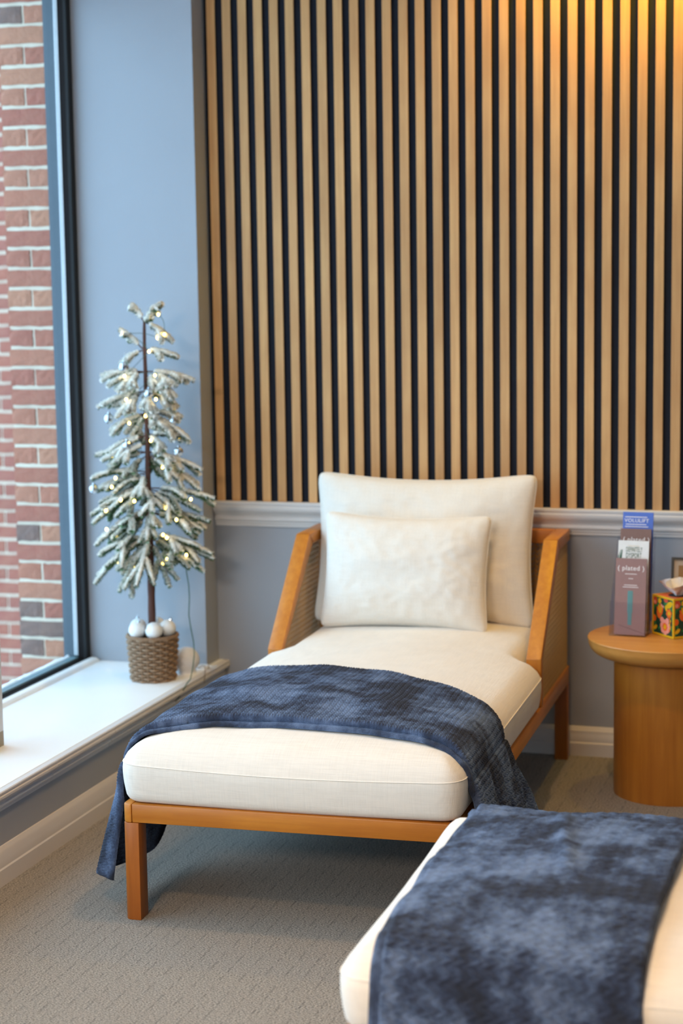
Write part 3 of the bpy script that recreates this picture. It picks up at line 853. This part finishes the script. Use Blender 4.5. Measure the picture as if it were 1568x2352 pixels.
def brochure(name, label, tier, h_, mat, fn, thick=.006, wd=.047, xo=.004):
    t = thing(name, label, 'brochure'); t['group'] = 'brochures in the acrylic rack'
    t.matrix_world = RK @ Matrix.Translation((xo, tier*TIER+.0045+.004, .0045)) @ Matrix.Rotation(-LEAN, 4, 'X')
    q = MB(); q.box((-wd, 0, 0), (wd, thick, h_)); o = q.build('card', [mat, MAT['cream_edge']], t)
    fn(t, h_); return t
RX = (pi/2, 0, 0)
def logo_lines(t, h_, full=True):
    text_mesh('lettering', '( plated )', .0200, MAT['ink_white'], t, (0, -.0004, h_-.033), RX, bold=.0001)
    if full:
        for zz, s_ in ((h_-.043, .0045), (h_-.061, .0060), (h_-.085, .0042)):
            text_mesh('lettering', {0: 'INTENSE SERUM', 1: 'md', 2: 'FORMULATED FOR BROWS'}[[h_-.043, h_-.061, h_-.085].index(zz)], s_, MAT['ink_white'], t, (0, -.0004, zz), RX)
def b1(t, h_):
    text_mesh('lettering', '( plated )', .0205, MAT['ink_white'], t, (0, -.0004, h_-.036), RX, bold=.0001)
    for zz, wd in ((h_-.048, .018), (h_-.062, .007), (h_-.082, .020), (h_-.088, .024)):
        q = MB(); q.box((-wd, -.0005, zz), (wd, -.0001, zz+.0016)); q.build('small_print', MAT['ink_white'], t)
    q = MB(); q.lathe([(.0058, .030), (.0062, .062), (.0080, .072), (.0080, .131), (.0075, .134)], (0, 0, 0), 20)
    T = Matrix.Translation((.000, -.0003, 0)) @ Matrix.Diagonal((1, .03, 1, 1)); q.v = [tuple(T @ Vector(p)) for p in q.v]
    q.build('serum_tube_print', MAT['teal'], t, smooth=True)
    q = MB(); q.prism([(-.034, .028), (.046, .004), (.046, .0065), (-.034, .0305)], -.0006, -.0001, 'y'); q.build('printed_stripe', MAT['mauve2'], t)
def b2(t, h_):
    text_mesh('lettering', 'DEFINITELY', .0215, MAT['ink_green'], t, (.002, -.0004, h_-.034), RX, bold=.0, sx=.42)
    text_mesh('lettering', 'DYSPORT', .0225, MAT['ink_green'], t, (.001, -.0004, h_-.0525), RX, bold=.0, sx=.47)
    q = MB(); q.box((-.018, -.0005, h_-.0165), (.018, -.0001, h_-.0150)); q.build('small_print', MAT['cream_edge'], t)
    q = MB()
    for k in range(9):
        c = Vector((-.0450+.0009*k, h_-.058+.0035*k))
        for sg in (1, -1):
            an = 1.25-sg*.95; d = Vector((math.cos(an), math.sin(an)))*(.0112-.0007*k)*(.6 if sg < 0 else 1); n_v = Vector((-d.y, d.x))*.24
            tri = [c, c+d*.5+n_v, c+d, c+d*.5-n_v]
            q.prism([(max(-.0465, p.x), p.y) for p in tri], -.0006, -.0001, 'y')
    q.build('fern_print', MAT['ink_green'], t)
def b3(t, h_):
    text_mesh('lettering', '( plated )', .0205, MAT['ink_white'], t, (.002, -.0004, h_-.040), RX, bold=.0001)
def b4(t, h_):
    text_mesh('lettering', 'VOLULIFT', .0160, MAT['ink_white'], t, (-.004, -.0004, h_-.031), RX, bold=.0001)
    for zz, wd, x in ((h_-.016, .034, -.006), (h_-.0385, .032, -.006), (h_-.0455, .036, -.004)):
        q = MB(); q.box((x-wd, -.0005, zz), (x+wd, -.0001, zz+.0022)); q.build('small_print', MAT['ink_white'], t)
brochure('brochure', 'mauve brochure at the front of the rack with a teal tube printed on it', 0, .232, MAT['mauve'], b1)
brochure('brochure', 'white brochure with green capital lettering behind the front mauve one', 1, .282, MAT['paper'], b2)
brochure('brochure', 'brown mauve brochure mostly hidden behind the white one', 2, .315, MAT['mauve2'], b3)
brochure('brochure', 'tall blue brochure at the back of the rack', 3, .362, MAT['blue'], b4)

# floral tissue box
TB = Matrix.Translation((-.668, 5.583, TZ+.0005)) @ Matrix.Rotation(math.radians(42), 4, 'Z')
tbx = thing('tissue_box', 'floral tissue box with golden edges beside the brochure rack', 'tissue box'); tbx.matrix_world = TB
BS, BH = .112, .122
b = MB(); b.box((.002, .002, .002), (BS-.002, BS-.002, BH-.002)); b.build('carton', MAT['deep_green'], tbx)
b = MB(); e = .006
for (x, y) in ((0, 0), (BS-e, 0), (0, BS-e), (BS-e, BS-e)): b.box((x, y, 0), (x+e, y+e, BH))
for z in (0, BH-e):
    for k in (0, BS-e): b.box((e, k, z), (BS-e, k+e, z+e)); b.box((k, e, z), (k+e, BS-e, z+e))
b.build('golden_edges', MAT['yellow'], tbx, bevel=.0008)
b = MB(); b.box((e, e, BH-.0025), (BS-e, BS-e, BH-.0012)); b.build('box_lid', MAT['orange'], tbx)
b = MB(); b.lathe([(.030, BH-.0012), (.030, BH-.0008)], (BS/2, BS/2, 0), 32); b.build('box_opening', MAT['dust'], tbx)
FM = [MAT['pink'], MAT['orange'], MAT['yellow'], MAT['leaf'], MAT['red']]
def blob(q, f, cx, cz, rx, rz, mat, off, rot=0, lobes=0, depth=.25, n=40):
    pts = []
    for i in range(n):
        a = 2*pi*i/n; k = 1+(depth*math.cos(lobes*a) if lobes else 0)
        x, z = rx*k*math.cos(a), rz*k*math.sin(a); c, s_ = math.cos(rot), math.sin(rot)
        X = min(max(cx+x*c-z*s_, e), BS-e); Z = min(max(cz+x*s_+z*c, e), BH-e); pts.append((X, Z))
    o_ = len(q.v)
    for X, Z in pts: q.v.append(f(X, Z, off))
    q.f.append(tuple(o_+i for i in range(n))); q.m.append(mat)
def flowers(q, f):
    rr = random.Random(5)
    for k in range(26): blob(q, f, rr.uniform(.008, .104), rr.uniform(.008, .114), .013, .0042, 3, .0001+.00002*k, rr.uniform(0, 3.1))
    o0 = .0008
    def petals(cx, cz, r1, r2, mat, n, off):
        for i in range(n): a = 2*pi*i/n+.3; blob(q, f, cx+r1*math.cos(a), cz+r1*math.sin(a), r2, r2, mat, off+i*.00002)
    petals(.066, .030, .0145, .0105, 0, 7, o0); blob(q, f, .066, .030, .0125, .0125, 1, o0+.0003, 0, 8, .12); blob(q, f, .066, .030, .006, .007, 2, o0+.0004)
    blob(q, f, .050, .050, .010, .009, 0, o0); blob(q, f, .078, .050, .009, .009, 0, o0)
    blob(q, f, .086, .074, .0135, .0135, 1, o0+.0002, .2, 6, .10); blob(q, f, .087, .074, .006, .006, 2, o0+.0003)
    for k in range(5): blob(q, f, .030+.005*k, .075+.006*(2-abs(k-2)), .0042, .013, 2 if k % 2 else 1, o0+.0001*k, .5-.2*k)
    blob(q, f, .034, .066, .011, .015, 1, o0+.00006, .4)
    blob(q, f, .050, .088, .0085, .0085, 0, o0, .4, 4, .25); blob(q, f, .050, .088, .003, .003, 4, o0+.0001)
    blob(q, f, .088, .100, .017, .009, 2, o0, .5); blob(q, f, .072, .088, .0055, .010, 2, o0, .3)
    blob(q, f, .038, .106, .0085, .0085, 2, o0+.0001, 0, 5, .1); blob(q, f, .070, .112, .011, .007, 4, o0)
    blob(q, f, .014, .104, .0125, .0125, 4, o0, 0, 7, .1); blob(q, f, .013, .100, .006, .006, 0, o0+.0002)
    blob(q, f, .011, .050, .009, .010, 1, o0); blob(q, f, .016, .022, .011, .006, 2, o0, .6)
    for k in range(7): blob(q, f, .090+.002*(k % 3), .022+.006*k, .0035, .0035, 2 if k % 2 else 1, o0+.0002)
q = MB()
flowers(q, lambda x, z, o_: (x, .002-.0003-o_*.3, z))
flowers(q, lambda x, z, o_: (BS-.002+.0003+o_*.3, x, z))
flowers(q, lambda x, z, o_: (.002-.0003-o_*.3, BS-x, z))
q.build('floral_print', FM, tbx, fixn=False)
# tissue: a crumpled sheet pulled through the slot
n, m_ = 90, 26; P = np.zeros((n, m_, 3))
for i in range(n):
    a = 2*pi*i/(n-1)
    for j in range(m_):
        t = j/(m_-1)
        star = abs(math.cos(1.5*a+.5))**1.6                  # three drawn-out corners with folds between
        rad = .008+t*(.016+.050*star)
        zz = BH-.004+t*(.056-.018*star*t)+.010*math.sin(6*a)*t*(1-t)*2
        P[i, j] = (BS/2+rad*math.cos(a), BS/2+rad*math.sin(a), zz+.004*noise.noise((math.cos(a)*3, math.sin(a)*3, t*4)))
grid_mesh('tissue_sheet', P, MAT['tissue'], tbx)

# little framed picture standing behind the tissue box
pf = thing('picture_frame', 'small black framed picture standing behind the tissue box', 'picture frame')
pf.matrix_world = Matrix.Translation((-.705, 5.800, TZ)) @ Matrix.Rotation(math.radians(-8), 4, 'X')
fw, fh, fb = .17, .214, .008
b = MB()
for a, c in (((0, 0, 0), (fb, .012, fh)), ((fw-fb, 0, 0), (fw, .012, fh)), ((fb, 0, 0), (fw-fb, .012, fb)), ((fb, 0, fh-fb), (fw-fb, .012, fh))): b.box(a, c)
b.build('frame_border', MAT['black'], pf)
b = MB(); b.box((fb, .005, fb), (fw-fb, .008, fh-fb)); b.build('mat_board', MAT['mat_board'], pf)
b = MB(); b.box((.022, .0042, .03), (fw-.022, .0049, fh-.025)); b.build('art_print', MAT['art'], pf)

# ================================================================== ON THE WINDOW SILL
BX, BY = -2.385, 5.650
S7 = 1/700.0
bask = thing('wicker_basket', 'round brown wicker basket holding the frosted tree on the sill', 'basket', (BX, BY, SILL))
H = .152
def bR(z): return .0705+.0115*(z/H)
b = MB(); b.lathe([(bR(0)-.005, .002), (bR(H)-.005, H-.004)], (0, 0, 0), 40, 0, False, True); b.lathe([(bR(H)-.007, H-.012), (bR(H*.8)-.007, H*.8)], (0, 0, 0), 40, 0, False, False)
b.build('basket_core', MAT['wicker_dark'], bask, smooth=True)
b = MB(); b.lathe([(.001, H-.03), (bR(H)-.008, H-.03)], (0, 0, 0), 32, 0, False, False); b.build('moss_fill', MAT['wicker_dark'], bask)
NS = 22; rows = 15
for k in range(NS):
    a = 2*pi*k/NS; q = MB(); q.tube([(bR(z)*math.cos(a), bR(z)*math.sin(a), z) for z in np.linspace(.002, H-.003, 5)], .0024, 6); q.build('wicker_stake', MAT['wicker'], bask, smooth=True)
for r_ in range(rows):
    z = .006+r_*(H-.014)/(rows-1); q = MB(); pts = []
    for i in range(NS*6):
        a = 2*pi*i/(NS*6); w_ = math.cos(NS/2*a+pi*r_)*.0042
        pts.append(((bR(z)+w_)*math.cos(a), (bR(z)+w_)*math.sin(a), z))
    q.tube(pts, .0042, 7, closed=True); q.build('wicker_strand', MAT['wicker'], bask, smooth=True)
q = MB()
for ph in (0, pi):
    q.tube([((bR(H)+.003*math.cos(30*a+ph))*math.cos(a), (bR(H)+.003*math.cos(30*a+ph))*math.sin(a), H-.002+.003*math.sin(30*a+ph)) for a in np.linspace(0, 2*pi, 181)[:-1]], .0036, 6, closed=True)
q.build('rim_braid', MAT['wicker'], bask, smooth=True)

# the tree: trunk and each branch
tree = thing('potted_fir_tree', 'small snow flocked artificial fir tree in the wicker basket', 'tree', (BX, BY, SILL))
def tp(px, py): return ((px-345)*S7, (1560-py)*S7)
q = MB(); pts = []; rad = []
for py, rr_, jx in ((1478, 9.2, 0), (1400, 8.8, 0), (1330, 8.5, .5), (1250, 8.0, 1), (1170, 7.3, 0), (1090, 6.5, 0), (1010, 5.6, 1), (930, 5.0, 0), (850, 4.6, 1), (790, 4.2, 0), (745, 3.6, 1), (722, 2.4, 2)):
    x, z = tp(345+jx, py); pts.append((x, 0, z)); rad.append(rr_*S7)
pts2 = []; rad2 = []
for i in range(len(pts)-1):
    for k in range(4):
        t = k/4; pts2.append(tuple(np.array(pts[i])*(1-t)+np.array(pts[i+1])*t)); rad2.append((rad[i]*(1-t)+rad[i+1]*t)*(1+.05*math.sin(k*2.1+i)))
q.tube(pts2, rad2, 12); q.build('trunk', MAT['bark'], tree, smooth=True)
TW = [(345,732,314,696),(347,729,394,694),(347,733,416,776),(346,735,371,724),(340,794,291,751),(345,797,429,812),(340,797,297,826),(344,846,238,855),(346,845,457,865),
(340,846,267,871),(330,850,312,890),(360,850,374,886),(372,852,421,874),(378,852,414,901),(318,854,286,888),(306,856,267,882),(330,848,322,876),(343,890,228,926),(343,890,265,922),(335,895,287,946),
(330,898,310,940),(346,890,417,925),(346,890,415,912),(342,893,336,931),(350,893,371,931),(343,940,265,977),(340,940,310,1003),(347,938,427,948),(346,938,373,944),(346,942,354,977),
(350,942,382,971),(350,940,450,996),(350,942,403,972),(343,940,280,985),(343,992,252,1026),(340,992,269,1038),(347,990,429,990),(348,992,399,1018),(344,994,340,1016),(352,994,375,1050),
(343,1010,300,1040),(343,1030,219,1038),(343,1030,247,1062),(348,1028,421,1046),(347,1030,470,1068),(350,1035,397,1079),(352,1035,468,1114),(347,1036,354,1087),(340,1040,300,1080),(352,1040,430,1085),
(343,1075,219,1085),(343,1078,223,1114),(343,1090,219,1120),(335,1082,350,1124),(332,1090,278,1118),(343,1118,206,1176),(343,1120,219,1183),(340,1115,229,1147),(340,1118,238,1154),(349,1112,499,1134),
(349,1115,468,1161),(349,1118,430,1172),(347,1118,380,1158),(340,1120,304,1160),(341,1120,327,1163),(343,1168,216,1235),(343,1168,256,1202),(341,1172,249,1268),(341,1172,286,1270),(349,1165,489,1186),
(349,1168,476,1203),(347,1168,364,1225),(341,1170,311,1188),(349,1170,377,1193),(349,1170,440,1215),(341,1172,290,1215),(343,1225,210,1320),(342,1226,272,1310),(341,1228,302,1339),(346,1228,347,1287),
(346,1228,352,1323),(347,1228,405,1333),(349,1225,497,1271),(349,1225,496,1259),(349,1226,459,1285),(349,1226,446,1256),(349,1222,472,1241),(349,1228,420,1280),(341,1226,255,1290),(341,1222,250,1255)]
rt = random.Random(21)
for bi, (x0, y0, x1, y1) in enumerate(TW):
    ax, az = tp(x0, y0); cx, cz = tp(x1, y1); dx = cx-ax
    reach = .055+.13*min(1, max(0, (y1-700)/560))
    dep = math.sqrt(max(.0, reach**2-dx*dx))*rt.uniform(.25, .8)*rt.choice((-1, -1, 1)) if abs(dx) < reach else rt.uniform(-.02, .02)
    dep = min(dep, .13)
    A = Vector((ax, 0, az)); Cc = Vector((cx, dep, cz)); Bm = (A+Cc)/2+Vector((0, 0, .05*abs(Cc.x-A.x)+.006))
    q = MB(); N = 16; main = [(A*(1-t)**2+Bm*2*t*(1-t)+Cc*t*t) for t in np.linspace(0, 1, N)]
    ln = sum((main[i+1]-main[i]).length for i in range(N-1))
    green_mix = min(1, max(0, (y1-920)/230))*.72+.12
    paths = [(main, .12)]
    if ln > .055:                                   # side sprigs
        for sg in ((1,) if ln < .08 else (1, -1)):
            t0 = rt.uniform(.35, .75); i0 = int(t0*(N-1)); d = (main[i0+1]-main[i0]).normalized()
            sd = Vector((-d.y, d.x, 0)); sd = sd.normalized() if sd.length > .05 else Vector((1, 0, 0))
            dv = (d*.8+sd*sg*rt.uniform(.45, .8)+Vector((0, 0, rt.uniform(-.35, .1)))).normalized(); sl = ln*rt.uniform(.32, .48)
            p0 = main[i0]; paths.append(([p0+dv*sl*t+Vector((0, 0, -.22*sl*t*t)) for t in np.linspace(0, 1, 9)], .05))
    for path, tmin in paths:
        K = len(path)
        q.tube(path, [.0022]*K, 5, 1)
        pl = sum((path[i+1]-path[i]).length for i in range(K-1))
        cnt = int(90+pl*5200)
        for k in range(cnt):
            t = rt.uniform(tmin, 1.0)**.85; i = min(K-2, int(t*(K-1))); fr = t*(K-1)-i
            p = path[i].lerp(path[i+1], fr); d = (path[i+1]-path[i]).normalized()
            th = rt.uniform(0, 2*pi); a = d.cross(Vector((0, 0, 1)))
            if a.length < .1: a = d.cross(Vector((0, 1, 0)))
            a.normalize(); b_ = a.cross(d)
            rad_d = a*math.cos(th)+b_*math.sin(th)
            nd = (rad_d+d*rt.uniform(.5, 1.1)).normalized(); nl = rt.uniform(.0115, .0175)*(1.0 if t < .9 else .8)
            frost = rad_d.z > rt.uniform(-.75, .25) + (green_mix-.5)*.9
            if frost and rt.random() < .92: mt, wd = 2, .0022
            else: mt, wd = (0 if rt.random() < .6 else 3), .0014
            s_ = d.cross(nd).normalized()*wd; tip = p+nd*nl
            q.add([p-s_, p+s_, tip+s_*.6, tip-s_*.6], [(0, 1, 2, 3)], mt)
        fl_ = [p+Vector((0, 0, .0028)) for p in path[(3 if tmin > .1 else 1):]]
        q.tube(fl_, [.0070*(1 if i < len(fl_)-2 else .7)*(1 if (green_mix < .5 or bi % 3) else .45) for i in range(len(fl_))], 6, 2 if green_mix < .5 or bi % 3 else 3)
    q.build('branch', [MAT['green'], MAT['bark'], MAT['frost'], MAT['green2']], tree, fixn=False)

# fairy lights: bulbs and wire
fl = thing('fairy_lights', 'string of warm fairy lights wound through the frosted tree', 'string lights', (BX, BY, SILL))
BP = [(388,716),(401,761),(386,769),(301,760),(363,799),(304,855),(382,852),(311,907),(383,906),(352,945),(315,961),(364,1001),(266,1038),(390,1062),(408,1056),(286,1085),(275,1106),(297,1135),(330,1137),(458,1133),
      (396,1154),(429,1178),(258,1161),(261,1203),(285,1217),(386,1217),(404,1220),(405,1268),(449,1259),(276,1283),(318,1291),(384,1284)]
bulb_me = None; wire = []
rb = random.Random(4)
for i, (px, py) in enumerate(BP):
    x, z = tp(px, py); y = -.022-.06*rb.random()*min(1, (py-650)/500)
    q = MB()
    if bulb_me is None:
        q.sphere((0, 0, 0), .0042, 12, 8, 0, 1.25); o = q.build('bulb', MAT['bulb'], fl, smooth='all'); bulb_me = o.data
    else: o = link('bulb', bulb_me, fl)
    o.location = (x, y, z); wire.append(Vector((x, y, z)))
q = MB(); pts = []
for i in range(len(wire)-1):
    for t in np.linspace(0, 1, 6)[:-1]:
        p = wire[i].lerp(wire[i+1], t); p.y = p.y*(1-.9*math.sin(pi*t)); p.z += .008*math.sin(pi*t); pts.append(p)
q.tube(pts, .0009, 5); q.build('wire', MAT['cord'], fl, smooth=True)
q = MB(); cp = []
for px, py, yy in ((441,1278,-.03),(442,1300,-.03),(446,1330,-.028),(447,1360,-.028),(445,1400,-.03),(449,1430,-.03),(455,1462,-.03),(459,1490,-.04),(457,1520,-.05),(453,1545,-.058),(446,1562,-.065),(436,1582,-.10),(424,1600,-.14)):
    x, z = tp(px, py); cp.append((x, yy, z))
cp[-3] = (cp[-3][0], cp[-3][1], max(cp[-3][2], .008)); cp2 = []
for i in range(len(cp)-1):
    for t in np.linspace(0, 1, 5)[:-1]: cp2.append(tuple(np.array(cp[i])*(1-t)+np.array(cp[i+1])*t))
q.tube(cp2, .0017, 6); q.build('supply_cord', MAT['cord'], fl, smooth=True)

# silver baubles on the branches
SB = [(306,833,12,'silver bauble hanging left of the trunk near the treetop'),(366,893,12,'silver bauble right beside the trunk in the upper tree'),(266,951,12,'silver bauble hanging free at the far left of the tree'),
      (309,1012,12,'silver bauble among branches left of the trunk at mid height'),(423,954,8,'tiny silver bauble at the right side of the upper tree'),(434,1024,11,'silver bauble hanging free at the right of the tree'),(223,1113,11,'silver bauble at the outer left tip of a frosted branch')]
for px, py, rr_, lab in SB:
    x, z = tp(px, py); q = MB(); R = rr_*S7
    t = thing('silver_bauble', lab, 'bauble', (BX+x, BY-.045, SILL+z), 0, 'silver baubles on the tree')
    q.sphere((0, 0, 0), R, 14, 9); q.build('ball', MAT['silver'], t)
    q = MB(); q.lathe([(R*.28, R*.9), (R*.28, R*1.2)], (0, 0, 0), 10); q.build('cap', MAT['silver'], t)
    q = MB(); q.tube([(0, 0, R*1.15), (.001, .004, R*1.15+.016), (0, .012, R*1.15+.026)], .0006, 5); q.build('hook', MAT['silver'], t)
# pearl baubles in the basket
WBs = [(-.034,-.046,'pearl white bauble at the front left of the basket rim'),(.026,-.048,'pearl white bauble at the front right of the basket rim'),(-.052,.006,'pearl white bauble at the back left in the basket'),(.052,.004,'pearl white bauble at the back right in the basket'),(-.004,.048,'pearl white bauble behind the tree trunk in the basket')]
for i, (x, y, lab) in enumerate(WBs):
    t = thing('white_bauble', lab, 'bauble', (BX+x, BY+y, SILL+H+.022), 0, 'white baubles in the basket')
    q = MB(); q.sphere((0, 0, 0), .0285, 28, 18); q.build('ball', MAT['pearl'], t, smooth='all')
    dirv = Vector(((.25, -.1, 1), (-.75, -.5, .35), (-.2, .3, 1), (.3, .2, .9), (-.25, 0, 1))[i]).normalized()
    q = MB(); q.tube([dirv*.0275, dirv*.0335], [.0052, .0046], 10); q.tube([dirv*.0335+Vector((.003*math.cos(a), 0, .003+.003*math.sin(a))) for a in np.linspace(0, 2*pi, 13)[:-1]], .0007, 5, closed=True)
    q.build('cap', MAT['silver'], t, smooth=40)

# smart speaker, its plug and cord
sp = thing('smart_speaker', 'grey fabric ball speaker behind the wicker basket on the sill', 'speaker', (-2.312, 5.765, SILL))
q = MB(); R = .044
q.lathe([(.026, .0), (.029, .003), (.031, .006)]+[(R*math.sin(a), .046-R*math.cos(a)) for a in np.linspace(.78, pi-.02, 22)], (0, 0, 0), 40); q.build('fabric_ball', MAT['grey_fabric'], sp, smooth='all')
q = MB(); q.lathe([(.027, 0), (.031, .001), (.032, .005), (.030, .007)], (0, 0, 0), 36); q.build('base_foot', MAT['white'], sp, smooth=True)
q = MB(); pl_ = [(.028, .03, .012), (.040, .040, .020), (.052, .035, .020), (.060, .015, .010), (.068, -.01, -.004), (.072, -.03, -.03)]
pp = []
for i in range(len(pl_)-1):
    for t in np.linspace(0, 1, 5)[:-1]: pp.append(tuple(np.array(pl_[i])*(1-t)+np.array(pl_[i+1])*t))
q.tube(pp, .0013, 6); q.build('power_cord', MAT['cord_brown'], sp, smooth=True)
ad = thing('power_adapter', 'flat white adapter lying on the sill by the speaker', 'adapter', (-2.283, 5.845, SILL))
q = MB(); q.prism(rr_poly(-.020, -.020, .018, .020, .009), .0005, .012, 'z'); q.build('housing', MAT['white'], ad, bevel=.003, smooth=40)
q = MB(); q.tube([(-.012, .0, .0118), (.012, .0, .0118)], .0012, 6); q.build('groove', MAT['alu'], ad)

# pale upright box cut off by the left edge of the view
bx = thing('planter_box', 'pale upright planter with a tan base cut off at the left edge', 'planter', (-2.466, 4.735, SILL))
q = MB(); q.prism(rr_poly(-.12, -.12, 0, 0, .004), .045, .42, 'z'); q.build('pale_body', MAT['alu'], bx, smooth=40)
q = MB(); q.prism(rr_poly(-.12, -.12, 0, 0, .004), .0005, .0448, 'z'); q.build('tan_base', MAT['tan'], bx, smooth=40)
